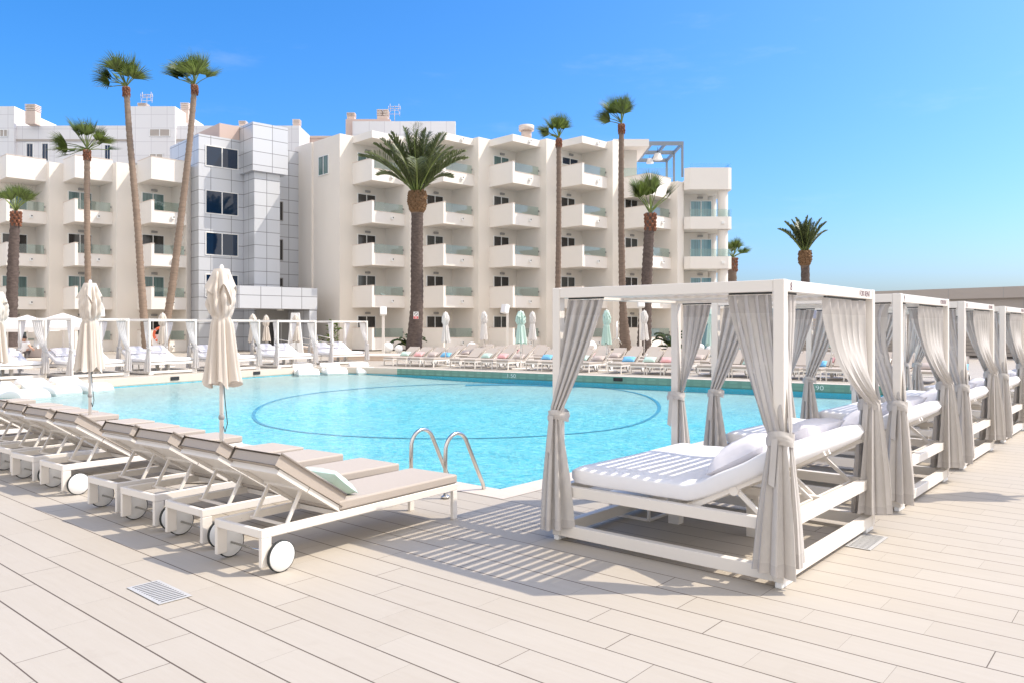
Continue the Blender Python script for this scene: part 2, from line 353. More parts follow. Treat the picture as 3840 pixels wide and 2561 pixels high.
KIDS = {}
def kids(o): return [c for c in bpy.data.objects if c.parent is o]
def dup(src, loc, rz, label, group=None, tree=None):
    """copy of a thing with copies of its parts and sub-parts"""
    r = src.copy(); COL.objects.link(r); r.location = loc; r.rotation_euler = (0, 0, rz); r['label'] = label
    if group: r['group'] = group
    for ch, subs in tree:
        c = ch.copy(); COL.objects.link(c); c.parent = r
        for g in subs: d = g.copy(); COL.objects.link(d); d.parent = c
    return r
def tree_of(o):
    allo = list(COL.objects)
    return [(c, [g for g in allo if g.parent is c]) for c in allo if c.parent is o]
def text_mesh(name, txt, size, mat, parent, M4, extrude=.0006, align='LEFT', off=-.016):
    cu = bpy.data.curves.new(name, 'FONT'); cu.body = txt; cu.size = size; cu.extrude = extrude; cu.align_x = align; cu.offset = off * size
    tmp = bpy.data.objects.new(name, cu); COL.objects.link(tmp)
    dg = bpy.context.evaluated_depsgraph_get(); me = bpy.data.meshes.new_from_object(tmp.evaluated_get(dg))
    bpy.data.objects.remove(tmp); bpy.data.curves.remove(cu)
    me.materials.clear(); me.materials.append(M[mat])
    o = bpy.data.objects.new(name, me); COL.objects.link(o); o.parent = parent; o.matrix_local = M4
    return o

# ---------------------------------------------------------------- camera, sun, sky
cam = bpy.data.cameras.new('camera'); cam.sensor_width = 36; cam.lens = 36 * F0 / 3840; cam.shift_y = (V0 - 1280.5) / 3840
cam.clip_start = .1; cam.clip_end = 9000
co = bpy.data.objects.new('camera', cam); COL.objects.link(co); co.location = (0, 0, H); co.rotation_euler = (pi / 2, 0, 0); sc.camera = co
SUN_EL, SUN_AZ = radians(51), radians(4)       # azimuth from +X toward +Y
sv = Vector((cos(SUN_EL) * cos(SUN_AZ), cos(SUN_EL) * sin(SUN_AZ), sin(SUN_EL)))
sl = bpy.data.lights.new('sun', 'SUN'); sl.energy = 2.45; sl.angle = radians(.5); sl.color = (1, .90, .76)
so = bpy.data.objects.new('sun', sl); COL.objects.link(so); so.rotation_euler = (-sv).to_track_quat('-Z', 'Y').to_euler(); so.location = (30, 0, 40)
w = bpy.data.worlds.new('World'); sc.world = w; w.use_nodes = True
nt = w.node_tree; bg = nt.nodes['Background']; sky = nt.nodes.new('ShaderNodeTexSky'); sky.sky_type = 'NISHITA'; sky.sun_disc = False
sky.sun_elevation = SUN_EL; sky.sun_rotation = pi / 2 - SUN_AZ; sky.altitude = 0; sky.air_density = 1.0; sky.dust_density = 2.5; sky.ozone_density = 10
hs = nt.nodes.new('ShaderNodeHueSaturation'); hs.inputs['Saturation'].default_value = 1.22
nt.links.new(sky.outputs[0], hs.inputs['Color']); 
# unseen bright cloud added behind the camera to lift shade; clear blue over pool
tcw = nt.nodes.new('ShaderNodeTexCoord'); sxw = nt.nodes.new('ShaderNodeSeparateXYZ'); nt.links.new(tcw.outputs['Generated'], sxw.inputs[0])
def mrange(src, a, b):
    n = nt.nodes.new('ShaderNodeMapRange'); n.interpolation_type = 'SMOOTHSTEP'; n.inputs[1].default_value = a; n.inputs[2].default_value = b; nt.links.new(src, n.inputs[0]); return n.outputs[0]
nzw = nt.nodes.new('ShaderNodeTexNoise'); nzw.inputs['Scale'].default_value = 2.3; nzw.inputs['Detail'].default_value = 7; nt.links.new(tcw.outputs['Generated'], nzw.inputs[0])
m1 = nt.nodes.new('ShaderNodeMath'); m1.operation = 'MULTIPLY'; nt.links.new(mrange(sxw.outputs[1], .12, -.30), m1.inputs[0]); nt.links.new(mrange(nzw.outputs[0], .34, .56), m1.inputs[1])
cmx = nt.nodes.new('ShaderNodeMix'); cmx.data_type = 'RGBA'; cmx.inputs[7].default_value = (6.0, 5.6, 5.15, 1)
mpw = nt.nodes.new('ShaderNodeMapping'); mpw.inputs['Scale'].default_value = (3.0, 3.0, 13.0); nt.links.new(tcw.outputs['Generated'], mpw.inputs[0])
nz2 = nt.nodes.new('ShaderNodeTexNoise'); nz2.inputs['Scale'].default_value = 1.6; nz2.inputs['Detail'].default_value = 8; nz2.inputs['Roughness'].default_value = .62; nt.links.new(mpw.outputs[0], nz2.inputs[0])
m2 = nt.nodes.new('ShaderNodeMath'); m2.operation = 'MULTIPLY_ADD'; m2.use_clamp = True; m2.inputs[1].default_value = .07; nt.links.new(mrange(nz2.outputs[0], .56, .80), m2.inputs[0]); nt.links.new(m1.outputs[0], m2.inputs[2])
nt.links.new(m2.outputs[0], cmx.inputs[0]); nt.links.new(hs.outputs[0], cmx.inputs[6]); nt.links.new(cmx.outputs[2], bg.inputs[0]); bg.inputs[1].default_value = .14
sc.view_settings.view_transform = 'Standard'; sc.view_settings.look = 'None'; sc.view_settings.exposure = .94; sc.view_settings.gamma = 1
sc.render.engine = 'CYCLES'; sc.cycles.use_denoising = True; sc.cycles.max_bounces = 8; sc.cycles.diffuse_bounces = 4; sc.cycles.transparent_max_bounces = 12
sc.cycles.sample_clamp_indirect = 6; sc.cycles.caustics_reflective = False; sc.cycles.caustics_refractive = False

# ---------------------------------------------------------------- the setting
PA = Vector((-.126, 8.23)); PD = Vector((-15.7, 21.5)); PL_ = Vector((-8.75, 34.1)); PB = Vector((-5.6, 33.4)); PC = Vector((11.8, 22.2))   # pool corners
WATER, FLOORZ = -.22, -.85
def ring(): return [PA, PC, PB, PD]
def setting():
    big = [Vector((-60, -12)), Vector((60, -12)), Vector((60, 110)), Vector((-60, 110))]
    # deck: one sheet round the pool opening
    from mathutils.geometry import tessellate_polygon
    def bez(a, b, c, n): return [a * (1 - t) ** 2 + b * 2 * t * (1 - t) + c * t * t for t in [k / n for k in range(n + 1)]]
    corner = bez(PL_ - (PL_ - PD).normalized() * .8, PL_, PL_.lerp(PB, .22), 5) + bez(PL_.lerp(PB, .55), PB, PB.lerp(PC, .12), 6)
    inner = [PA, PC] + corner[::-1] + [PD]
    mb = MB(); outer = [Vector((-60, -12)), Vector((60, -12)), Vector((60, 110)), Vector((-60, 110))]
    vs = [(p.x, p.y, 0) for p in outer] + [(p.x, p.y, 0) for p in inner]
    tri = tessellate_polygon([[Vector((p.x, p.y, 0)) for p in outer], [Vector((p.x, p.y, 0)) for p in inner[::-1]]])
    ix = list(range(4)) + [4 + k for k in range(len(inner))][::-1]
    mb.add(vs, [tuple(ix[q] for q in f) for f in tri])
    o = mb.build('deck', 'deck'); tag(o, kind='structure')
    # coping stones round the pool
    mb = MB(); c = (PA + PB + PC + PD) / 4; w_ = .34; NI = len(inner)
    def off(i):
        p = inner[i]; a = (inner[i - 1] - p).normalized(); b = (inner[(i + 1) % NI] - p).normalized()
        na = Vector((a.y, -a.x)); nb = Vector((-b.y, b.x))
        if na.dot(c - p) > 0: na = -na
        if nb.dot(c - p) > 0: nb = -nb
        k = (na + nb); return p + k * (w_ / (1 + na.dot(nb)))
    ou = [off(i) for i in range(NI)]
    for i in range(NI):
        j = (i + 1) % NI
        mb.add([(*inner[i], .004), (*inner[j], .004), (*ou[j], .004), (*ou[i], .004)], [(0, 3, 2, 1)])
        mb.add([(*inner[i], .004), (*inner[j], .004), (*inner[j], 0), (*inner[i], 0)], [(0, 1, 2, 3)])
    o = mb.build('pool_coping', 'pool_stone'); tag(o, kind='structure')
    # pool walls
    mb = MB(); t = .62
    nq = 3
    edge = [PD] + corner                                                     # from the left end round to the far side
    Q = corner[-nq]
    def wall(a, b, z1=0.0, z0=-.26): mb.add([(*a, z1), (*b, z1), (*b, z0), (*a, z0)], [(0, 1, 2, 3)])
    for k in range(len(edge) - nq): wall(edge[k], edge[k + 1])
    wall(PA, PD); wall(PA, PC)
    o = mb.build('pool_wall', 'pool_stone'); tag(o, kind='structure')
    mb = MB(); rest = edge[-nq:] + [PC]
    for k in range(len(rest) - 1): wall(rest[k], rest[k + 1])
    o = mb.build('pool_wall', 'mosaic_green'); tag(o, kind='structure')
    ld = (PL_ - PD).normalized(); ln = Vector((ld.y, -ld.x))
    mb = MB()
    for a, b in list(zip(edge[:-1], edge[1:])) + [(corner[-1], PC), (PC, PA), (PA, PD)]: wall(a, b, -.2605, -1.0)
    o = mb.build('pool_wall', 'pool_deep'); tag(o, kind='structure')
    # pool floor with a beach on the left
    def fz(p):
        d = (p - PD).dot(ln); k = min(1, max(0, (d - 1.6) / 7.0)); k = k * k * (3 - 2 * k)
        fe = (PC - PB).normalized(); f = (p - PB).dot(Vector((fe.y, -fe.x))); f = f if (PA - PB).dot(Vector((fe.y, -fe.x))) > 0 else -f
        g = min(1, max(0, (f + .5) / 8.0)); g = g * g * (3 - 2 * g); deep = -.42 + (FLOORZ + .42) * g
        return -.30 + (deep + .30) * k + .012
    mb = MB(); nu, nv = 60, 40; pts = []
    for j in range(nv):
        for i in range(nu):
            a = (PD + Vector((-.3, -.2))).lerp(PA + Vector((0, -.4)), i / (nu - 1)); b = (PL_ + Vector((-.4, 1.6))).lerp(PC + Vector((.6, 1.2)), i / (nu - 1)); p = a.lerp(b, j / (nv - 1))
            pts.append((p.x, p.y, fz(p) - .012))
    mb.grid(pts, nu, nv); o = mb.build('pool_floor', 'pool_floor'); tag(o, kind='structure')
    mb = MB(); mb.add([(*p, WATER) for p in inner], [tuple(range(NI))]); o = mb.build('pool_water', 'water'); tag(o, kind='structure')
    # dark mosaic ring laid in the pool floor
    mb = MB(); cx, cy = -1.6, 24.0; n = 110
    def arc(r0, r1, a0, a1, n):
        pts = []
        for i in range(n + 1):
            a = a0 + (a1 - a0) * i / n
            for r in (r0, r1): p = Vector((cx + r * cos(a), cy + r * sin(a))); pts.append((p.x, p.y, fz(p)))
        mb.grid(pts, 2, n + 1)
    arc(5.97, 6.07, 0, 2 * pi, n); arc(5.3, 5.75, .8, 1.6, 40)
    o = mb.build('pool_lines', 'blue_mosaic'); tag(o, kind='structure')
    # sea, far hills
    mb = MB(); mb.add([(-4000, -900, -6), (4000, -900, -6), (4000, 7000, -6), (-4000, 7000, -6)], [(0, 1, 2, 3)]); o = mb.build('sea', 'sea'); tag(o, kind='structure')
    mb = MB(); rnd = random.Random(3); pts = []; nx = 60
    for j, (yy, hh) in enumerate(((900, -8), (960, 9), (1050, 24), (1200, 30), (1400, -8))):
        for i in range(nx):
            x = 150 + i * 14; e = min(1, i / 8) * min(1, (nx - 1 - i) / 12)
            pts.append((x, yy, -7 + (hh + 7) * e * (.75 + .35 * sin(i * .33) + .15 * rnd.random())))
    mb.grid(pts, nx, 5); o = mb.build('hills', 'hill'); tag(o, kind='structure')
    return fz
POOLZ = setting()

# ---------------------------------------------------------------- hotel
ZF = [.08, 3.18, 6.28, 9.38, 12.48, 15.58]
def Lcross(p, d, q, e):
    """intersection of p+d*t with q+e*s (2-D)"""
    det = d.x * -e.y + e.x * d.y; r = q - p
    return p + d * ((r.x * -e.y + e.x * r.y) / det)
def make_wing(root, corners, ang, wl, bd, zs, ztop, levels, roofslab, top_solid, doors, dz=0):
    """zigzag wall with balconies. corners: outer balcony corners (Vector2)"""
    e = Vector((cos(ang), sin(ang))); n = Vector((sin(ang), -cos(ang)))
    base = Vector((root.location.x, root.location.y))
    S = [c - n * bd for c in corners]; I = [s + e * wl for s in S]
    Rg = []
    for i in range(len(corners)):
        if i == 0: Rg.append(S[0] - e * 1.1)
        else: Rg.append(Lcross(I[i - 1], n, S[i], e))
    last = I[-1] + n * 3.2; Rg.append(last)
    zig = []
    for i in range(len(corners)): zig += [Rg[i], I[i]]
    zig.append(last)
    return e, n, S, I, Rg, zig
def local2(root, p): return (p.x - root.location.x, p.y - root.location.y)

def balcony_mesh(kind, wl, bd):
    mb = MB(); mb.box(0, wl, -bd, 0, 0, .30)
    t = .2
    if kind == 'slab': mb.v = []; mb.f = []; mb.sm = []; mb.mi = []; mb.box(0, wl, -bd, 0, 0, .52); return mb
    mb.box(0, t, -bd, 0, .30, 1.60)
    mb.box(t, wl, -bd, -bd + t, .30, .87 if kind == 'rail' else 1.60)
    return mb
def coping_mesh(kind, wl, bd):
    mb = MB(); t = .2; o = .025
    mb.box(-o, t + o, -bd - o, 0, 1.60, 1.63)
    z = .87 if kind == 'rail' else 1.60
    mb.box(t + o + .002, wl, -bd - o, -bd + t + o, z, z + .03)
    return mb
SRC = {}
def part(key, maker, name, mat, parent, loc, rz, **kw):
    if key in SRC: o = bpy.data.objects.new(name, SRC[key]); COL.objects.link(o); o.parent = parent
    else: o = maker().build(name, mat, parent, **kw); SRC[key] = o.data
    o.location = loc; o.rotation_euler = (0, 0, rz); return o
def add_balcony(root, s, ang, z, kind, wl, bd, spot=True):
    x, y = local2(root, s)
    b = part(('bal', kind, wl), lambda: balcony_mesh(kind, wl, bd), 'roof_slab' if kind == 'slab' else 'balcony', 'stucco_pale', root, (x, y, z), ang)
    I4 = (0, 0, 0)
    if kind != 'slab':
        part(('cop', kind, wl), lambda: coping_mesh(kind, wl, bd), 'coping', 'coping', b, I4, 0)
    if kind == 'rail':
        part(('gl', wl), lambda: MB().box(.22, wl - .12, -bd + .09, -bd + .105, .91, 1.56), 'glass_railing', 'rail_glass', b, I4, 0)
        part(('clip', wl), lambda: MB().box(wl - .115, wl - .05, -bd + .06, -bd + .13, 1.2, 1.32), 'glass_clamp', 'light_grey', b, I4, 0)
    if spot:
        zc = .26 if kind == 'slab' else .46
        part(('spot', kind, wl), lambda: MB().box(wl * .56, wl * .56 + .2, -bd - .14, -bd, zc - .1, zc + .1), 'spotlight', 'white_plastic', b, I4, 0)
        part(('spotl', kind, wl), lambda: MB().box(wl * .56 + .1, wl * .56 + .185, -bd - .15, -bd - .139, zc - .0, zc + .085), 'spotlight_lens', 'dark_hole', b, I4, 0)
    return b
def door_mesh(w_, h_, op=0):
    mb = MB(); mb.box(.05, w_ / 2 - .03, -.02, 0, .05, h_ - .05).box(w_ / 2 + .03, w_ - .05, -.03, -.01, .05, h_ - .05); return mb
def frame_mesh(w_, h_):
    mb = MB(); f = .06
    mb.box(0, f, -.05, .02, 0, h_).box(w_ - f, w_, -.05, .02, 0, h_).box(f, w_ - f, -.05, .02, h_ - f, h_).box(f, w_ - f, -.05, .02, 0, f)
    mb.box(w_ / 2 - .035, w_ / 2 + .035, -.045, .01, f, h_ - f)
    return mb
def add_door(root, s, e, ang, x0, w_, z, h_, mat='pane_dark', name='door', lamp=True, zl=None):
    p = s + e * x0; x, y = local2(root, p)
    d = part(('door', w_, h_, mat), lambda: door_mesh(w_, h_), name, mat, root, (x, y, z), ang)
    part(('frame', w_, h_), lambda: frame_mesh(w_, h_), 'frame', 'white_plastic', d, (0, 0, 0), 0)
    if lamp:
        part('wlamp', lambda: MB().rbox(-.22, .22, -.12, 0, 0, .16, .03, 2), 'wall_lamp', 'light_grey', root, local2(root, s + e * (x0 + w_ * .55)) + (zl if zl else z + h_ + .12,), ang)
    return d

# main wing
ANG = radians(44)
def main_wing():
    Y1, dY = 57.1, .53; us = [1394.8, 1663, 1923, 2184, 2432]
    cs = [Vector((WX(u, Y1 + dY * i), Y1 + dY * i)) for i, u in enumerate(us)]
    root = thing('hotel_building', (-4, 62, 0), 0, 'cream sawtooth hotel wing with five columns of glass railed balconies behind the pool', 'hotel')
    wl, bd = 2.95, 2.6
    e, n, S, I, Rg, zig = make_wing(root, cs, ANG, wl, bd, ZF, 16.1, 5, True, False, None)
    last = Rg[-1]; endp = last + e * .85
    A1 = Rg[0] - n * 3.9; A2 = A1 - n * .0 - e * .12; A3 = A2 - n * 2.6
    back = [endp + Vector((-2, 12)), A3 + Vector((6, 9))]
    # upper part of the wall steps down at the right end
    i4 = I[3]; cut = Rg[4]
    zl = 13.1
    low = [A3, A2, A1] + zig + [endp] + back
    mb = MB(); mb.prism([local2(root, p) for p in low], -.2, zl)
    hi = [A3, A2, A1] + zig[:8] + [Rg[4], Rg[4] + e * 1.0, Rg[4] + e * 1.0 + Vector((-2, 10)), A3 + Vector((6, 9))]
    mb.prism([local2(root, p) for p in hi], zl, 16.15)
    mb.build('wall', 'stucco', root)
    # dark recess under the ground floor
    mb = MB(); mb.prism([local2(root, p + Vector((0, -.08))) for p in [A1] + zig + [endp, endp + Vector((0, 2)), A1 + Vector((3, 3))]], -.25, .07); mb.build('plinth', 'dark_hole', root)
    for i, s in enumerate(S):
        for k in range(6):
            if k == 5:
                if i < 4: add_balcony(root, s, ANG, ZF[5], 'slab', wl, bd)
                continue
            if i == 4 and k == 4: add_balcony(root, s, ANG, ZF[4] - .7, 'solid', wl, bd, False); continue
            add_balcony(root, s, ANG, ZF[k], 'rail', wl, bd)
        for k in range(5):
            if i == 4 and k == 4: continue
            if i == 3 and k == 4:
                d = add_door(root, s, e, ANG, .55, 1.9, ZF[4] + 1.95, .62, 'pane_blue', 'window', True, ZF[4] + 2.75); continue
            mat = 'pane_teal' if (k == 4 and i < 3) else ('pane_dark', 'pane_dark', 'pane_mid')[(i * 7 + k * 5) % 3]
            add_door(root, s, e, ANG, .42, 1.65, ZF[k] + .3, 2.22, mat)
    # window in the blank end wall, seen in its deep reveal
    wa = math.atan2(n.y, n.x); p = A1 + n * .55; u0 = p
    x, y = local2(root, p + Vector((-n.y, n.x)) * .0)
    d = part(('door', 1.5, 1.5, 'pane_teal'), lambda: door_mesh(1.5, 1.5), 'window', 'pane_teal', root, (*local2(root, A1 + n * .9 - e * .03), 13.35), wa)
    part(('frame', 1.5, 1.5), lambda: frame_mesh(1.5, 1.5), 'frame', 'white_plastic', d, (0, 0, 0), 0)
    # penthouse with overhanging slab
    Yp = 62.5; mb = MB(); x0, x1 = WX(2300, Yp), WX(2388, Yp)
    mb.box(x0 - root.location.x, x1 - root.location.x, .5, 7, zl + .002, WZ(551, Yp)); mb.build('penthouse_wall', 'stucco', root)
    mb = MB(); mb.box(x0 - root.location.x - .2, WX(2434, 61) - root.location.x, -1.0, 7.5, WZ(551, 61) + .03, WZ(523, 61)); mb.build('penthouse_roof', 'stucco_pale', root)
    # rounded end with loggia columns
    Ye = 61.0; xe0 = endp.x; xe1 = WX(2746, Ye); y0, y1 = endp.y - .6, endp.y + 5.4
    poly = [Vector((xe0 - .02, y0 + .35)), Vector((xe0 + .4, y0 + .02)), Vector((xe1 - .35, y0)), Vector((xe1 - .08, y0 + .12)), Vector((xe1, y0 + .45)), Vector((xe1, y1)), Vector((xe0, y1))]
    lp = [local2(root, p) for p in poly]
    def trough(z0, z1, zs):
        mb = MB(); mb.prism(lp, z0, zs)
        for i in range(5):
            a, b = Vector(lp[i]), Vector(lp[i + 1]); d = (b - a).normalized(); nn = Vector((-d.y, d.x)) * .18
            mb.prism([a, b, b + nn, a + nn], zs + .001, z1)
        return mb
    zrows = [(ZF[1] - .02, 0), (ZF[2], 0), (ZF[3], 0)]
    for z, _ in zrows:
        b = trough(z, z + .95, z + .3).build('balcony', 'stucco_pale', root)
        mb = MB(); mb.box(lp[1][0], lp[3][0], lp[2][1] + .1, lp[2][1] + .115, z + .96, z + 1.55).box(lp[5][0] - .12, lp[5][0] - .105, lp[4][1], lp[5][1], z + .96, z + 1.55); mb.build('glass_railing', 'rail_glass', b)
        mb = MB(); xs = WX(2703, Ye) - root.location.x; mb.box(xs, xs + .22, lp[2][1] - .14, lp[2][1], z + .38, z + .58); mb.build('spotlight', 'white_plastic', b)
    b = trough(ZF[4] - .02, 14.15, 13.2).build('roof_parapet', 'stucco_pale', root)
    mb = MB(); mb.box(lp[1][0], lp[3][0], lp[2][1] + .2, lp[2][1] + .215, 14.16, 14.52).box(lp[5][0] - .2, lp[5][0] - .185, lp[4][1], lp[5][1], 14.16, 14.52); mb.build('glass_railing', 'rail_glass_blue', b)
    for k in range(5):
        z0 = ZF[k] + (.3 if k else -.2); z1 = ZF[k + 1] - .02 if k < 4 else ZF[5]
        if k == 4: continue
        for (u, yy) in ((2710, y0 + .75), (2668, y0 + 3.6)):
            xx = WX(u, yy) - root.location.x; mb = MB(); mb.lathe([(.40, z0), (.40, z1)], (xx, yy - root.location.y), 20, False); mb.build('column', 'stucco_pale', root)
        mb = MB(); xw = WX(2652, y0 + 2.6) - root.location.x
        mb.box(xe0 - root.location.x - .1, xw, y0 + 2.4 - root.location.y, y1 - root.location.y, z0 + .002, z1 - .002); mb.build('wall', 'stucco', root)
        d = part(('door', 1.75, 2.25, 'pane_curtain'), lambda: door_mesh(1.75, 2.25), 'door', 'pane_curtain', root, (WX(2588, y0 + 2.38) - root.location.x, y0 + 2.38 - root.location.y, z0 + .02), 0)
        part(('frame', 1.75, 2.25), lambda: frame_mesh(1.75, 2.25), 'frame', 'white_plastic', d, (0, 0, 0), 0)
        part('wlamp', None, 'wall_lamp', 'light_grey', root, (WX(2625, y0 + 2.38) - root.location.x, y0 + 2.38 - root.location.y, z0 + 2.42), 0)
    # balcony glass of the top terrace
    mb = MB(); Yg = 61; mb.box(WX(2330, Yg) - root.location.x, WX(2520, Yg) - root.location.x, -.95, -.93, 13.42, 14.15); mb.build('glass_railing', 'rail_glass', root)
    return root, cs, S, I, Rg, e, n
HOTEL = main_wing()
def balcony_chairs():
    root, cs, S, I, Rg, e, n = HOTEL; src = None; k0 = 0
    fl = {1: 'first', 2: 'second', 3: 'third'}
    for i in range(5):
        for k in (1, 2, 3):
            p = cs[i] - n * .95 + e * 1.75; loc = (p.x, p.y, ZF[k] + .301); lab = 'white wicker chair on the %s floor balcony, %s column of the main wing' % (fl[k], ORD[i])
            if src is None:
                src = thing('balcony_chair', loc, ANG + .5, lab, 'chair', 'white chairs on the hotel balconies')
                mb = MB(); pts = []
                for j in range(8):
                    for q in range(13):
                        a = pi * (-.08 + 1.16 * q / 12); z = .42 + .42 * j / 7 * (.55 + .45 * sin(a)); r = .26 + .05 * j / 7; pts.append((r * cos(a), r * sin(a), z))
                mb.grid(pts, 13, 8); mb.build('backrest', 'white_plastic', src); MB().lathe([(.26, .40), (.27, .42), (.26, .44)], n=20).build('seat', 'white_plastic', src)
                for sx, sy in ((-1, -1), (1, -1), (1, 1), (-1, 1)): MB().tube([(sx * .16, sy * .16, .40), (sx * .22, sy * .22, 0)], .015, 6).build('leg', 'white_plastic', src)
                tr = tree_of(src)
            else: dup(src, loc, ANG + .5 + (i + k) * .3, lab, 'white chairs on the hotel balconies', tr)
balcony_chairs()
def vent(u, v, Y, w_, h_, label):
    t = thing('roof_vent', (WX(u, Y), Y, WZ(v, Y)), 0, label, 'vent'); MB().lathe([(w_ * .62, .12), (w_ * .62, h_), (w_ * .5, h_ + .02)], n=20).build('hood', 'light_grey' if 0 else 'coping', t)
    MB().lathe([(w_ * .42, -.5), (w_ * .42, .12)], n=16).build('stem', 'chimney_clay', t)
vent(1974, 498, 60, .95, .5, 'round grey vent cowl on the hotel roof')
# pergola on the roof terrace
def pergola():
    Yp = 62; t = thing('pergola', (WX(2500, Yp), Yp, 13.1), 0, 'grey steel pergola on the hotel roof terrace', 'pergola'); X = lambda u, Y: WX(u, Y) - t.location.x
    zt = 16.15 - 13.1; y0, y1, ym = -.6, 5.6, 2.6; xa, xb = X(2428, 61.4), X(2563, 61.4)
    mb = MB()
    for y in (y0, ym, y1): mb.beam((xa, y, zt), (xb, y, zt), .16, .3)
    for x in (xa + .3, (xa + xb) / 2, xb - .09): mb.beam((x, y0 + .1, zt - .01), (x, y1 - .1, zt - .01), .14, .26)
    mb.build('roof_frame', 'steel_paint', t)
    for x in (xb - .09,):
        for y in (y0, ym, y1): MB().beam((x, y, 0.4), (x, y, zt - .15), .16, .16, (0, 1, 0)).build('post', 'steel_paint', t)
    for k, (u, v, w_) in enumerate(((2466, 600, .40), (2437, 614, .32))):
        Y = 62.2 + k * 3; l = thing('pendant_lamp', (WX(u, Y), Y, WZ(v, Y)), 0, ('large' if k == 0 else 'smaller') + ' pleated cream lampshade hanging under the roof pergola' + ('' if k == 0 else ', farther back'), 'lamp', 'lamps under the roof pergola')
        MB().lathe([(w_, 0), (w_ * .55, w_ * 1.25), (.05, w_ * 1.3)], n=28, cap=False).build('lamp_shade', 'canvas_white', l)
        MB().tube([(0, 0, w_ * 1.2), (0, 0, 16.15 - l.location.z - .1)], .02, 6).build('cord', 'sign_black', l)
pergola()

# left wing
def left_wing():
    root = thing('hotel_building', (-30, 62, 0), 0, 'cream sawtooth hotel wing at left, with solid parapet balconies on top', 'hotel')
    wl, bd = 2.5, 2.6; a = radians(46)
    cs = [Vector((WX(24, 55.0), 55.0)), Vector((WX(280.8, 55.2), 55.2)), Vector((WX(567.6, 55.7), 55.7))]
    cs = [cs[0] + (cs[0] - cs[1])] + cs
    e, n, S, I, Rg, zig = make_wing(root, cs, a, wl, bd, ZF, 13.7, 4, False, True, None)
    zig[-1] = I[-1] + n * 2.65
    poly = [Rg[0] - n * 2] + zig + [zig[-1] + Vector((1.5, 9)), Rg[0] + Vector((-2, 12))]
    dz = -.18
    MB().prism([local2(root, p) for p in poly], -.2, 13.65).build('wall', 'stucco', root)
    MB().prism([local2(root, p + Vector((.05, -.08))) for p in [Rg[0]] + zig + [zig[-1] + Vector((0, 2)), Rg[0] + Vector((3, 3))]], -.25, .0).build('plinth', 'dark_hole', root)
    for i, s in enumerate(S):
        for k in range(5):
            add_balcony(root, s, a, ZF[k] + dz, 'solid' if k == 4 else 'rail', wl, bd, k < 4)
            if k < 4:
                add_door(root, s, e, a, .30, 1.65, ZF[k] + dz + .3, 2.22, 'pane_dark' if k % 2 == 0 else 'pane_teal')
    return root
left_wing()

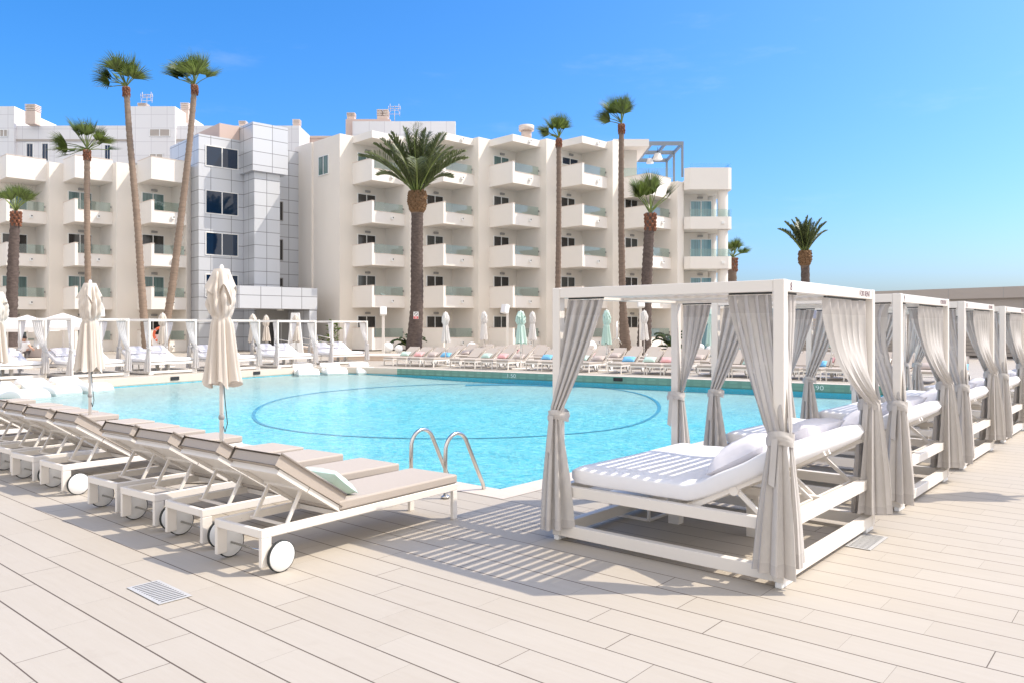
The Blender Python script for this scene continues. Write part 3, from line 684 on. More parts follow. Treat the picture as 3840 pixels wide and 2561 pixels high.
# silver clad stair tower between the wings (grid turned like the hotel, so the part's own axes follow the walls)
def silver():
    a = radians(43); e = Vector((cos(a), sin(a))); n = Vector((sin(a), -cos(a)))
    o = Vector((WX(947, 57.5), 57.5))
    root = thing('stair_tower', (o.x, o.y, 0), a, 'silver panel clad tower with dark ribbon windows between the two hotel wings', 'tower')
    ia = Matrix.Rotation(-a, 2)
    def lo(p): return ia @ (Vector(p) - o)
    # upper tower
    rt = lo((WX(1080, 59.4), 59.4)).x
    zb, zt = WZ(640, 57.6), WZ(457, 57.5)
    mb = MB(); mb.box(0, rt, 0, 8, zb, zt); mb.build('wall', 'clad_silver', root)
    mb = MB(); mb.box(.28, rt - .5, .3, 8, -.2, zb - .003); mb.build('wall', 'clad_silver', root)
    # left block with the windows
    c = lo((WX(745, 57.0), 57.0)); d = lo((WX(906, 59.2), 59.2))
    mb = MB(); mb.box(c.x, .27, c.y, 8, -.2, WZ(502, 57)); mb.build('wall', 'clad_silver', root)
    wl_ = (d.x - c.x) * 1.0
    zz = [(WZ(630, 58), WZ(552, 58)), (WZ(806, 58), WZ(718, 58)), (WZ(960, 58), WZ(874, 58)), (WZ(1116, 58), WZ(1030, 58))]
    for z0, z1 in zz:
        W_ = wl_ - .75; h_ = z1 - z0
        dd = part(('door', W_, round(h_, 2), 'pane_blue'), lambda: door_mesh(W_, h_), 'window', 'pane_blue', root, (c.x + .48, c.y + .0 - .005, z0), 0)
        part(('frame', W_, round(h_, 2)), lambda: frame_mesh(W_, h_), 'frame', 'white_plastic', dd, (0, 0, 0), 0)
    # recessed slot with narrow windows on the right
    mb = MB(); mb.box(rt - .49, rt + 2.6, 2.2, 8, -.2, WZ(545, 60)); mb.build('wall', 'clad_silver', root)
    for v0, v1 in ((655, 602), (824, 750), (975, 894), (1075, 1040)):
        z0, z1 = WZ(v0, 60.5), WZ(v1, 60.5); h_ = z1 - z0
        dd = part(('door', 1.0, round(h_, 2), 'pane_dark'), lambda: door_mesh(1.0, h_), 'window', 'pane_dark', root, (rt - .3, 2.195, z0), 0)
        part(('frame', 1.0, round(h_, 2)), lambda: frame_mesh(1.0, h_), 'frame', 'light_grey', dd, (0, 0, 0), 0)
    # rose coloured wall of the roof house
    mb = MB(); mb.box(-1.55, -.02, 2.2, 6.9, WZ(502, 57) + .002, WZ(480, 59.4)); mb.build('roof_house', 'stucco_rose', root)
    # rose wing between it and the left wing
    p0 = lo((WX(612, 60), 60)); p1 = lo((WX(712, 61.0), 61.0))
    pa, pb = lo((WX(704, 58.9), 58.9)), lo((WX(612, 61.3), 61.3))
    mb = MB(); mb.box(pa.x, c.x + .5, pa.y, pb.y, 8, 15.83); mb.build('side_wall', 'stucco_rose', root)
    # porch over the entrance
    q0 = lo((WX(858, 54.2), 54.2)); q1 = lo((WX(1166, 57.8), 57.8))
    mb = MB(); mb.box(q0.x, q1.x, -3.6, .28, 3.02, 4.55) ; mb.build('porch', 'clad_silver', root)
    mb = MB(); mb.box(q1.x - .6, q1.x - .01, -3.55, .1, -.1, 3.017); mb.build('porch_pier', 'clad_silver', root)
    mb = MB(); mb.box(.4, rt + 2.6, -.3, .28, -.1, 3.016); mb.build('entrance_wall', 'light_grey', root)
    for x in (1.0, 4.3):
        dd = part(('door', 1.1, 2.2, 'pane_dark'), lambda: door_mesh(1.1, 2.2), 'door', 'pane_dark', root, (x, -.305, 0), 0)
        part(('frame', 1.1, 2.2), lambda: frame_mesh(1.1, 2.2), 'frame', 'white_plastic', dd, (0, 0, 0), 0)
    MB().lathe([(.25, 2.93), (.25, 3.018)], (1.2, -2.0), 20).build('ceiling_lamp', 'white_plastic', root)
silver()

# pale panel clad block behind
def back_block():
    Y = 74.0; root = thing('apartment_building', (WX(500, Y), Y, 0), 0, 'pale panel clad apartment block rising behind the left hotel wing', 'building'); X = lambda u, y=Y: WX(u, y) - root.location.x
    zt = WZ(472.6, Y)
    MB().box(X(-200), X(1122), 0, 10, 0, zt).build('wall', 'clad_white', root)
    for u0, u1, v, r in ((-200, 53, 400, 112), (490, 656, 400, 54)):
        Yb = Y - .35
        MB().box(X(u0, Yb), X(u1, Yb), -.35, 6.5, WZ(612, Yb) if u0 > 0 else 8, WZ(v, Yb)).build('roof_block', 'clad_white', root)
        MB().box(X(u1, Yb) + .003, X(u1, Yb) + .01, -.34, 6.4, zt + .01, WZ(v, Yb) - .01).build('roof_block_side', 'stucco_pale', root)
    for u0, u1, v0, v1 in ((100, 124, 606, 540), (158, 181, 606, 540), (393, 414, 606, 545)):
        w_, h_ = X(u1) - X(u0), WZ(v1, Y) - WZ(v0, Y)
        d = door_mesh(w_, h_).build('window', 'pane_blue', root); d.location = (X(u0), -.004, WZ(v0, Y))
        f = MB().box(-.08, 0, -.06, .02, -.06, h_ + .08).box(w_, w_ + .08, -.06, .02, -.06, h_ + .08).box(0, w_, -.06, .02, h_, h_ + .08).build('frame', 'white_plastic', d)
    Yb = Y - .35
    for u0, u1, v0, v1 in ((561, 638, 514, 485), (561, 612, 600, 578), (0, 30, 515, 487)):
        w_, h_ = WX(u1, Yb) - WX(u0, Yb), WZ(v1, Yb) - WZ(v0, Yb)
        d = MB().box(0, w_, -.03, 0, 0, h_).build('shutter', 'concrete_panel', root); d.location = (X(u0, Yb), -.36, WZ(v0, Yb))
        frame_mesh(w_, h_).build('frame', 'white_plastic', d).location = (0, -.01, 0)
    MB().box(X(30), X(480), -.06, -.002, WZ(532, Y), WZ(524, Y)).build('string_course', 'concrete_panel', root)
    MB().box(X(662), X(720), -.06, -.002, WZ(532, Y), WZ(524, Y)).build('string_course', 'concrete_panel', root)
back_block()
def block_right():
    Y = 76.0; root = thing('apartment_building', (WX(1500, Y), Y, 0), 0, 'low rose and grey roof storey showing above the main hotel wing', 'building'); X = lambda u, y=Y: WX(u, y) - root.location.x
    MB().box(X(1292), X(1460), .5, 12, 0, WZ(443, Y)).build('wall', 'stucco_rose', root)
    MB().box(X(1322), X(1708), 0, .49, 0, WZ(456, Y)).build('panel_wall', 'clad_white', root)
    MB().box(X(1121), X(1291), 2, 12, 0, WZ(495, Y)).build('wall', 'stucco_rose', root)
    MB().box(X(1121), X(1282), 1.9, 1.998, WZ(501, Y), WZ(493, Y)).build('roof_edge', 'chimney_clay', root)
block_right()
def chimney(u0, u1, v0, v1, Y, label, double=False):
    x0, x1 = WX(u0, Y), WX(u1, Y); z0, z1 = WZ(v0, Y), WZ(v1, Y); w_ = x1 - x0; h_ = z1 - z0
    t = thing('chimney', ((x0 + x1) / 2, Y + w_ / 2 + .13, z0), 0, label, 'chimney', 'chimneys on the roofs')
    cap = min(.7, h_ * .5)
    MB().box(-w_ / 2, w_ / 2, -w_ / 2, w_ / 2, -.6, h_ - cap).build('stack', 'chimney_clay', t)
    mb = MB(); k = 4
    parts = [(-w_ / 2, w_ / 2)] if not double else [(-w_ / 2, -.06 * w_), (.06 * w_, w_ / 2)]
    for a, b in parts:
        mb.box(a + .06, b - .06, -w_ / 2 + .08, w_ / 2 - .08, h_ - cap + .001, h_ - .04)
        for i in range(k): z = h_ - cap + cap * (i + .5) / k; mb.box(a - .03, b + .03, -w_ / 2 - .03, w_ / 2 + .03, z, z + cap / k * .45)
    mb.build('cowl', 'chimney_grille' if 0 else 'coping', t)
chimney(91, 128, 440, 390, 73, 'clay chimney on the far left roof block')
chimney(514, 544, 405, 386, 76, 'low chimney cap beside the roof aerial at left')
chimney(675, 704, 436, 385, 76, 'tall clay chimney just left of the second leaning palm')
chimney(894, 919, 476, 453, 76, 'short chimney cap left of the silver tower top')
chimney(1096, 1121, 487, 447, 76, 'clay chimney at the right edge of the silver tower')
chimney(1300, 1328, 449, 422, 77, 'small clay chimney on the rose roof storey')
chimney(1413, 1453, 458, 410, 76.5, 'wide double cowled clay chimney behind the date palm', True)
def aerial(u, v0, v1, Y, label):
    t = thing('roof_aerial', (WX(u, Y), Y, WZ(v0, Y)), 0, label, 'aerial', 'aerials on the roofs'); h_ = WZ(v1, Y) - WZ(v0, Y)
    MB().tube([(0, 0, -.3), (0, 0, h_)], .035, 6).build('mast', 'steel', t)
    mb = MB()
    for z, w_ in ((h_ * .95, .45), (h_ * .82, .6), (h_ * .7, .4), (h_ * .45, .55)):
        mb.tube([(-w_, 0, z), (w_, 0, z)], .025, 5)
        for x in (-w_, w_ * .9): mb.tube([(x, 0, z - .2), (x, 0, z + .25)], .022, 5)
    mb.build('antenna_bars', 'ring_orange' if 0 else 'coping', t)
aerial(551, 400, 354, 76, 'thin aerial mast on the roof between the two leaning palms')
aerial(1480, 455, 398, 77, 'thin aerial mast right of the double cowled chimney')

# long low building on the right, with slatted screen
def right_side():
    r = thing('perimeter_building', (20, 48, 0), 0, 'long low grey panelled building behind the right hand cabanas', 'building')
    a = Vector((WX(2960, 54), 54)); b = Vector((WX(3840, 43), 43)); d = (b - a).normalized(); far = b + d * 30
    nn = Vector((-d.y, d.x)); nn = nn if nn.y > 0 else -nn
    loc = lambda p: (p.x - 20, p.y - 48)
    def strip(p, q, th, z0, z1, name, mat, off=0.0):
        p = p + nn * off; q = q + nn * off
        return MB().prism([loc(p), loc(q), loc(q + nn * th), loc(p + nn * th)], z0, z1).build(name, mat, r)
    Pa = a + d * 6.0
    strip(Pa, far, 10, -.1, 3.35, 'wall', 'concrete_panel', .25)
    strip(Pa - d * .3, far, 10, 3.352, 3.98, 'parapet', 'concrete_panel', 0)
    mb = MB()
    k = 0; L = (far - Pa).length; s = 1.4
    while s < L:
        p = Pa + d * s; mb.prism([loc(p - nn * .006), loc(p + d * .03 - nn * .006), loc(p + d * .03 + nn * .05), loc(p + nn * .05)], 3.37, 3.97); q = p + d * .9 + nn * .245
        mb.prism([loc(q), loc(q + d * .03), loc(q + d * .03 + nn * .02), loc(q + nn * .02)], 0, 3.34); s += 2.9
    mb.build('panel_joints', 'light_grey', r)
    f = thing('slatted_screen', (a.x, a.y - .6, 0), math.atan2(d.y, d.x), 'grey horizontal slat screen beyond the sun loungers at right', 'fence')
    Ls = 26.0
    for i in range(11): MB().box(0, Ls, 0, .035, .12 + i * .2, .12 + i * .2 + .165).build('slat', 'slat_wood', f)
    for i in range(9): MB().box(i * 3.2, i * 3.2 + .08, .036, .12, 0, 2.35).build('post', 'light_grey', f)
right_side()
def windbreak():
    for k, (u0, u1, Y) in enumerate(((2725, 2790, 52), (2795, 2860, 53.5), (2866, 2925, 55))):
        t = thing('glass_windbreak', (WX(u0, Y), Y, 0), .1, ['left', 'middle', 'right'][k] + ' glass windbreak panel with white posts in front of the sea', 'windbreak', 'glass windbreak panels by the sea')
        w_ = WX(u1, Y) - WX(u0, Y)
        MB().box(.06, w_ - .06, 0, .015, .15, 2.0).build('pane', 'rail_glass_blue', t)
        for x in (0, w_ - .06): MB().box(x, x + .06, -.02, .05, 0, 2.1).build('post', 'white_metal', t)
        MB().box(.062, w_ - .062, -.02, .035, 1.28, 1.34).build('rail', 'white_metal', t)
windbreak()

# ---------------------------------------------------------------- palms
def frond_fan(mb, p, d, plen, flen, wind, rnd, droop=.5, spread=1.25, nbl=20, wsc=1.0):
    """petiole plus a fan of narrow blades bending over with wind and weight"""
    d = d.normalized(); tip = p + d * plen + Vector((0, 0, -.12 * plen)) + wind * plen * .12
    mb.cur = 1; mb.tube([p, p.lerp(tip, .5) + Vector((0, 0, .04 * plen)), tip], [.035, .028, .02], 4, False); mb.cur = 0
    side = d.cross(Vector((0, 0, 1)))
    if side.length < .1: side = Vector((cos(rnd.random() * 6), sin(rnd.random() * 6), 0))
    side.normalize(); up = side.cross(d).normalized()
    roll = rnd.uniform(-.7, .7); s2 = side * cos(roll) + up * sin(roll); u2 = s2.cross(d).normalized()
    for i in range(nbl):
        a = (i / (nbl - 1) * 2 - 1) * spread; bl = flen * (.72 + .28 * cos(a)) * rnd.uniform(.85, 1.08)
        dd = (d * cos(a) + s2 * sin(a) + u2 * (.18 * abs(a))).normalized()
        wv = dd.cross(u2).normalized() * (.030 * wsc * flen)
        pts = []; q = tip.copy(); v = dd.copy(); st = bl / 4
        for k in range(5):
            pts.append(q.copy()); q = q + v * st
            v = (v + Vector((0, 0, -droop * (.06 + .26 * k / 3 * rnd.uniform(.5, 1.4)))) + wind * (.05 + .16 * k / 3)).normalized()
        ws = (.5, 1.0, .95, .6, .05); b = len(mb.v)
        for k in range(5): mb.v.append(tuple(pts[k] - wv * ws[k])); mb.v.append(tuple(pts[k] + wv * ws[k]))
        for k in range(4): mb.face((b + 2 * k, b + 2 * k + 1, b + 2 * k + 3, b + 2 * k + 2))
def frond_pinnate(mb, p, d, ln, rnd, arch=.9, nl=46, lw=1.0):
    pts = []; q = p.copy(); v = d.normalized(); n = 14; st = ln / n
    hor = Vector((d.x, d.y, 0)); hor = hor.normalized() if hor.length > .05 else Vector((1, 0, 0))
    for k in range(n + 1):
        pts.append(q.copy()); q = q + v * st; v = (v + (Vector((0, 0, -1)) * arch * .11 + hor * .012) * (.35 + 1.2 * k / n)).normalized()
    mb.cur = 1; mb.tube(pts, [.055 * (1 - .85 * k / n) for k in range(n + 1)], 4, False); mb.cur = 0
    for k in range(nl):
        t = .16 + .83 * k / (nl - 1); f = t * n; i = min(n - 1, int(f)); c = pts[i].lerp(pts[i + 1], f - i); ax = (pts[i + 1] - pts[i]).normalized()
        sd = ax.cross(Vector((0, 0, 1))); sd = sd.normalized() if sd.length > .05 else Vector((0, 1, 0)); up = sd.cross(ax)
        ll = ln * .235 * (sin(pi * min(1, .12 + .86 * t)) ** .6) * rnd.uniform(.8, 1.15)
        for s in (-1, 1):
            dd = (ax * rnd.uniform(.65, .95) + sd * s * .8 + up * rnd.uniform(.15, .5)).normalized()
            wv = dd.cross(sd if abs(dd.dot(sd)) < .9 else up).normalized() * (.028 * lw)
            m = c + dd * ll * .55; e = c + dd * ll + Vector((0, 0, -.10 * ll)); b = len(mb.v)
            mb.v += [tuple(c - wv * .6), tuple(c + wv * .6), tuple(m + wv), tuple(m - wv), tuple(e)]
            mb.face((b, b + 1, b + 2, b + 3)); mb.face((b + 3, b + 2, b + 4))
def trunk_mesh(pts, rs, rnd, ringstep=.32, rough=.06, n=16):
    """tapered trunk with ring scars"""
    pts = [Vector(p) for p in pts]; P = []; RR = []
    for i in range(len(pts) - 1):
        L = (pts[i + 1] - pts[i]).length; m = max(2, int(L / ringstep * 2))
        for k in range(m):
            t = k / m; t2 = t
            a0 = pts[max(0, i - 1)]; a1 = pts[i]; a2 = pts[i + 1]; a3 = pts[min(len(pts) - 1, i + 2)]
            q = .5 * ((2 * a1) + (a2 - a0) * t + (2 * a0 - 5 * a1 + 4 * a2 - a3) * t * t + (3 * a1 - a0 - 3 * a2 + a3) * t ** 3)
            P.append(q); RR.append((rs[i] * (1 - t) + rs[i + 1] * t) * (1 + rough * (1 if len(P) % 2 else -1) * rnd.uniform(.3, 1)))
    P.append(pts[-1]); RR.append(rs[-1])
    return MB().tube(P, RR, n)
def boots_mesh(c, r0, r1, h_, rnd, rows=7, per=11):
    """cut leaf bases standing out round the trunk top"""
    mb = MB()
    for j in range(rows):
        z = h_ * j / rows
        rr = r0 + (r1 - r0) * sin(pi * (.15 + .75 * j / rows))
        for k in range(per):
            a = 2 * pi * (k + .5 * (j % 2)) / per + rnd.uniform(-.1, .1); o = Vector((cos(a), sin(a), 0)); sd = Vector((-sin(a), cos(a), 0)); L = (r1 * .55) * rnd.uniform(.7, 1.3)
            p = Vector(c) + o * rr * .72 + Vector((0, 0, z)); q = p + (o * .75 + Vector((0, 0, .75))) * L; w_ = rr * .30
            mb.add([p - sd * w_, p + sd * w_, q + sd * w_ * .7, q - sd * w_ * .7, p - sd * w_ + o * .10 - Vector((0, 0, .12)), p + sd * w_ + o * .10 - Vector((0, 0, .12)), q + sd * w_ * .6 + o * .05 - Vector((0, 0, .1)), q - sd * w_ * .6 + o * .05 - Vector((0, 0, .1))],
                   [(0, 1, 2, 3), (7, 6, 5, 4), (0, 4, 5, 1), (1, 5, 6, 2), (2, 6, 7, 3), (3, 7, 4, 0)])
    return mb
def palm(label, Y, line, kind, r0, r1, crown, seed, wind=(0, 0, 0), nleaf=30, bark='palm_bark', base_z=0.0, flare=1.35):
    """line: trunk centre line as seen points (u,v) from the foot up, all at distance Y"""
    rnd = random.Random(seed); pts = [Vector((WX(u, Y), Y, WZ(v, Y))) for u, v in line]
    pts[0].z = base_z; root = thing('palm_tree', (pts[0].x, Y, base_z), 0, label, 'palm tree', 'palms round the pool terrace')
    loc = [p - root.location for p in pts]; n = len(loc); rs = [r0 + (r1 - r0) * i / (n - 1) for i in range(n)]; rs[0] = r0 * flare
    trunk_mesh(loc, rs, rnd, rough=.09 if kind == 'fan' else .05).build('trunk', bark, root)
    top = loc[-1]; wind = Vector(wind); mb = MB()
    if kind == 'fan':
        boots_mesh(top - Vector((0, 0, r1 * 3.4)), r1 * .95, r1 * 1.08, r1 * 3.6, rnd, 5, 7).build('leaf_bases', 'palm_boots_red' if bark != 'palm_bark_x' else 'palm_boots', root)
        pl, fl, cl = crown; k = 0
        for az0, el0, cnt, spr in cl:
            for q in range(cnt):
                k += 1; az = radians(az0 + rnd.uniform(-spr, spr)); el = radians(el0 + rnd.uniform(-14, 14))
                d = Vector((cos(el) * cos(az), cos(el) * sin(az), sin(el)))
                frond_fan(mb, top + Vector((0, 0, rnd.uniform(-.1, .15))), d + wind * .08, pl * rnd.uniform(.8, 1.15), fl * rnd.uniform(.85, 1.1), wind, rnd, droop=rnd.uniform(.35, .85), spread=rnd.uniform(.95, 1.3))
        mb.build('crown', None, root, mats=['leaf_fan', 'leaf_petiole'])
    else:
        rb = crown[2]
        boots_mesh(top - Vector((0, 0, rb * 2.3)), rb * .70, rb * 1.05, rb * 2.5, rnd, 9, 15).build('leaf_bases', 'palm_boots', root)
        MB().lathe([(r1 * .98, -rb * 3.2), (rb * .85, -rb * 2.4), (rb * 1.0, -rb * 1.3), (rb * .62, -.2 * rb), (rb * .2, .3)], (0, 0), 16).build('trunk_bulb', 'palm_bark', root).location = top
        for i in range(nleaf):
            t = i / nleaf; el = radians(88 - (48 if crown[0] > 3 else 34) * t ** 1.25 + rnd.uniform(-5, 5)); az = 2 * pi * i * .381966 + rnd.uniform(-.25, .25)
            d = Vector((cos(el) * cos(az), cos(el) * sin(az), sin(el)))
            frond_pinnate(mb, top + Vector((cos(az) * rb * .35, sin(az) * rb * .35, 0)), d, crown[0] * rnd.uniform(.88, 1.08), rnd, arch=crown[1] * (.45 + .9 * t), lw=1.3)
        mb.build('crown', None, root, mats=['leaf_date', 'leaf_petiole'])
    return root
K = 3840 / 2351.0
def D(*pp): return [(x * K, y * K) for x, y in pp]
LW = (-.75, .1, -.25)
palm('tall leaning fan palm, leftmost of the two towering over the left wing', 51, D((340, 795), (332, 745), (325, 655), (315, 505), (298, 320), (290, 200)), 'fan', .27, .17, (1.15, 1.40, [(200, 70, 4, 40), (175, 38, 4, 30), (10, 70, 4, 30), (-25, 45, 3, 30), (270, 60, 2, 30), (180, 8, 2, 20)]), 11, LW, 0, 'palm_bark_pale')
palm('tall fan palm leaning right, beside the silver tower', 52, D((374, 800), (384, 735), (398, 640), (415, 505), (430, 380), (440, 280), (447, 195)), 'fan', .27, .17, (1.1, 1.38, [(190, 60, 4, 30), (180, 28, 3, 25), (60, 82, 3, 60), (0, 58, 3, 25), (-35, 35, 2, 30), (270, 55, 2, 30)]), 12, LW, 0, 'palm_bark_pale')
palm('spreading fan palm in front of the left wing balconies', 50, D((205, 795), (202, 640), (200, 500), (200, 345)), 'fan', .20, .17, (1.25, 1.05, [(180, 12, 5, 30), (0, 25, 4, 30), (90, 70, 3, 90), (270, 75, 3, 90), (200, 50, 2, 30), (-20, 55, 2, 30), (180, -12, 2, 30)]), 13, (-.2, 0, -.1), 0, 'palm_bark_pale')
palm('short stout fan palm at the left edge of the photo', 44, D((20, 800), (26, 720), (32, 560), (37, 485)), 'fan', .36, .22, (1.0, .72, [(180, 62, 4, 30), (0, 55, 4, 30), (90, 70, 3, 60), (270, 60, 3, 60)]), 14, (0, 0, 0), 0, 'palm_bark_dark')
CP = palm('thick trunked date palm with a bristling boot in front of the main wing', 50, D((949, 803), (957, 700), (957, 600), (958, 500), (958, 445)), 'date', .42, .36, (4.15, .55, .48), 15, (0, 0, 0), 38, 'palm_bark_dark', 0, 1.3)
palm('slim fan palm with a small ragged crown before the fourth balcony column', 51, D((1279, 800), (1281, 655), (1283, 500), (1283, 318)), 'fan', .20, .15, (.8, 1.02, [(180, 52, 3, 30), (0, 66, 3, 30), (270, 68, 3, 50), (90, 70, 2, 60), (190, 25, 2, 20)]), 16, (-.35, 0, -.2), 0, 'palm_bark')
palm('tallest fan palm on the right, its crown blown to the left', 50, D((1437, 797), (1430, 700), (1427, 560), (1426, 420), (1427, 285)), 'fan', .25, .16, (.85, 1.22, [(190, 55, 4, 30), (30, 84, 4, 60), (270, 72, 3, 50), (0, 68, 3, 30), (180, 22, 2, 20)]), 17, (-.4, 0, .05), 0, 'palm_bark', 0, 1.7)
palm('thick leaning fan palm with upright leaves before the last balcony column', 49, D((1478, 797), (1484, 660), (1489, 560), (1493, 490)), 'fan', .36, .30, (1.5, 1.25, [(180, 52, 3, 20), (200, 75, 3, 60), (270, 80, 3, 90), (0, 50, 3, 14), (90, 70, 2, 60)]), 18, (-.08, 0, 0), 0, 'palm_bark_dark')
palm('small fan palm half hidden by the rounded end of the hotel', 66, D((1680, 790), (1681, 640), (1683, 592)), 'fan', .42, .32, (.9, 1.0, [(180, 50, 3, 30), (0, 30, 3, 30), (90, 75, 3, 90), (0, 65, 3, 60), (270, 60, 3, 60)]), 19, (.05, 0, 0), 0, 'palm_bark')
palm('lone date palm against open sky right of the hotel', 64, D((1850, 790), (1849, 640), (1848, 580)), 'date', .36, .32, (2.85, .45, .42), 20, (0, 0, 0), 26, 'palm_bark_dark')

def cycad(u, v, Y, s, label, seed, mat='leaf_cycad', n=16, z=0.0):
    rnd = random.Random(seed); x = WX(u, Y); t = thing('cycad_plant', (x, Y, z), 0, label, 'plant')
    MB().lathe([(.16 * s, -.02), (.2 * s, .12 * s), (.13 * s, .34 * s), (.03, .4 * s)], n=12).build('stem', 'palm_bark_dark', t)
    mb = MB()
    for i in range(n):
        az = 2 * pi * i * .382; el = radians(rnd.uniform(15, 72)); d = Vector((cos(el) * cos(az), cos(el) * sin(az), sin(el)))
        frond_pinnate(mb, Vector((0, 0, .34 * s)), d, 1.15 * s * rnd.uniform(.8, 1.1), rnd, 1.3, 20, 1.1 * s)
    mb.build('fronds', None, t, mats=[mat, 'leaf_petiole'])
cycad(1535, 1300, 51.5, 1.15, 'dark cycad tucked behind the foot of the date palm', 31)
cycad(2512, 1300, 50, 1.35, 'dark cycad between the last palm and the cabana post', 32)
def leafy_plant(u, Y, z, label):
    rnd = random.Random(5); t = thing('leafy_plant', (WX(u, Y), Y, z), 0, label, 'plant'); mb = MB(); st = MB()
    for i in range(9):
        a = rnd.uniform(0, 6.28); b = Vector((rnd.uniform(-.5, .5), rnd.uniform(-.3, .3), 0)); top = b + Vector((cos(a) * .25, sin(a) * .25, rnd.uniform(.8, 1.9)))
        st.tube([b, b.lerp(top, .5) + Vector((.03, 0, .1)), top], [.03, .025, .015], 5)
        for k in range(7):
            a2 = rnd.uniform(0, 6.28); d = Vector((cos(a2), sin(a2), rnd.uniform(.2, 1.0))).normalized(); p = top + Vector((0, 0, -rnd.uniform(0, .5))); L = rnd.uniform(.35, .6)
            sd = d.cross(Vector((0, 0, 1))).normalized() * .09; m = p + d * L * .5; e = p + d * L + Vector((0, 0, -.12))
            bb = len(mb.v); mb.v += [tuple(p), tuple(m + sd), tuple(e), tuple(m - sd)]; mb.face((bb, bb + 1, bb + 2, bb + 3))
    st.build('stems', 'palm_bark', t); mb.build('leaves', 'leaf_bright', t)
leafy_plant(1238, 50, .2, 'bright green leafy plant by the ramp railing')

# ---------------------------------------------------------------- sun loungers
def lounger_src():
    t = thing('sun_lounger', (0, 0, 0), 0, '-', 'sun lounger')
    y = .265; W = .035
    mb = MB()
    for s in (-1, 1): mb.rbox(-.145, 1.90, s * y - W / 2, s * y + W / 2, .255, .315, .004, 1)
    mb.rbox(-.145, -.11, -y + W / 2 + .001, y - W / 2 - .001, .256, .314, .004, 1); mb.rbox(1.865, 1.90, -y + W / 2 + .001, y - W / 2 - .001, .256, .314, .004, 1)
    mb.box(.58, .62, -y + W / 2, y - W / 2, .262, .30); mb.box(.64, 1.86, -y + .03, y - .03, .302, .313)
    for s in (-1, 1):
        for x in (.06, .16, .30): mb.tube([(x, s * (y - W / 2 - .006), .285), (x, s * (y - W / 2 + .004), .285)], .007, 6)
    fr = mb.build('frame', 'white_metal', t)
    for s in (-1, 1):
        MB().rbox(-.144, -.06, s * y - W / 2 + .001, s * y + W / 2 - .001, .055, .254, .004, 1).build('leg', 'white_metal', t)
        MB().rbox(1.84, 1.899, s * y - W / 2 + .001, s * y + W / 2 - .001, 0, .254, .004, 1).build('leg', 'white_metal', t)
    MB().tube([(0, -.3, .11), (0, .3, .11)], .009, 8).build('axle', 'steel', t)
    for s in (-1, 1):
        w_ = MB(); pr = [(.012, -.016), (.100, -.016), (.104, -.012), (.104, .012), (.100, .016), (.012, .016)]
        b = w_.lathe(pr, n=32); o = w_.build('wheel', 'white_plastic', t); o.rotation_euler = (pi / 2, 0, 0); o.location = (0, s * .305, .111)
        w2 = MB(); w2.lathe([(.1045, -.013), (.111, -.010), (.111, .010), (.1045, .013), (.1045, -.013)], n=32, cap=False); w2.build('tyre', 'rubber', o)
    # back panel
    hx, hz, tx, tz = .55, .325, -.01, .69
    a = Vector((hx, 0, hz)); b = Vector((tx, 0, tz)); d = (b - a).normalized(); nn = Vector((d.z, 0, -d.x)); nn = nn if nn.z > 0 else -nn; L = (b - a).length
    def slab(mb, l0, l1, y0, y1, h0, h1, r=None):
        bm = bmesh.new(); bmesh.ops.create_cube(bm, size=1)
        for v in bm.verts:
            l = l0 if v.co.x < 0 else l1; yy = y0 if v.co.y < 0 else y1; h = h0 if v.co.z < 0 else h1; v.co = a + d * l + nn * h + Vector((0, yy, 0))
        if r: bmesh.ops.bevel(bm, geom=bm.edges[:], offset=r, segments=2, affect='EDGES', profile=.6)
        bm.verts.index_update(); big = set(sorted(range(len(bm.faces)), key=lambda i: -[f for f in bm.faces][i].calc_area())[:6]) if r else set(range(99)); bb = len(mb.v); mb.v += [tuple(v.co) for v in bm.verts]
        for i, f in enumerate(bm.faces): mb.face([bb + v.index for v in f.verts], i not in big)
        bm.free()
    mb = MB(); slab(mb, .0, L, -y + .02, y - .02, .012, .022)
    for s in (-1, 1): slab(mb, 0, L * .53, s * (y) - .016, s * (y) + .016, -.012, .030); slab(mb, L * .54, L, s * (y) - .016, s * (y) + .016, -.012, .030)
    slab(mb, L - .05, L, -y + .017, y - .017, -.012, .030); slab(mb, L * .5, L * .5 + .03, -y + .017, y - .017, -.006, .0115)
    mb.build('backrest', 'white_metal', t)
    mb = MB()
    for s in (-1, 1): mb.beam(a + d * L * .52 + Vector((0, s * .19, 0)), Vector((.13, s * .19, .285)), .014, .026)
    mb.beam((.13, -y + .02, .283), (.13, y - .02, .283), .018, .018); mb.build('prop', 'white_metal', t)
    mb = MB(); slab(mb, .015, L + .03, -.278, .278, .032, .118, .016); mb.build('back_cushion', 'cushion_dark', t)
    MB().rbox(.535, 1.895, -.285, .285, .318, .395, .016, 2).build('seat_cushion', 'cushion', t)
    return t
LSRC = lounger_src(); LTREE = tree_of(LSRC); LUSED = [False]
def place_lounger(x, y, a, label, group):
    if not LUSED[0]:
        LUSED[0] = True; LSRC.location = (x, y, 0); LSRC.rotation_euler = (0, 0, a); LSRC['label'] = label; LSRC['group'] = group; return LSRC
    return dup(LSRC, (x, y, 0), a, label, group, LTREE)
PILL = {}
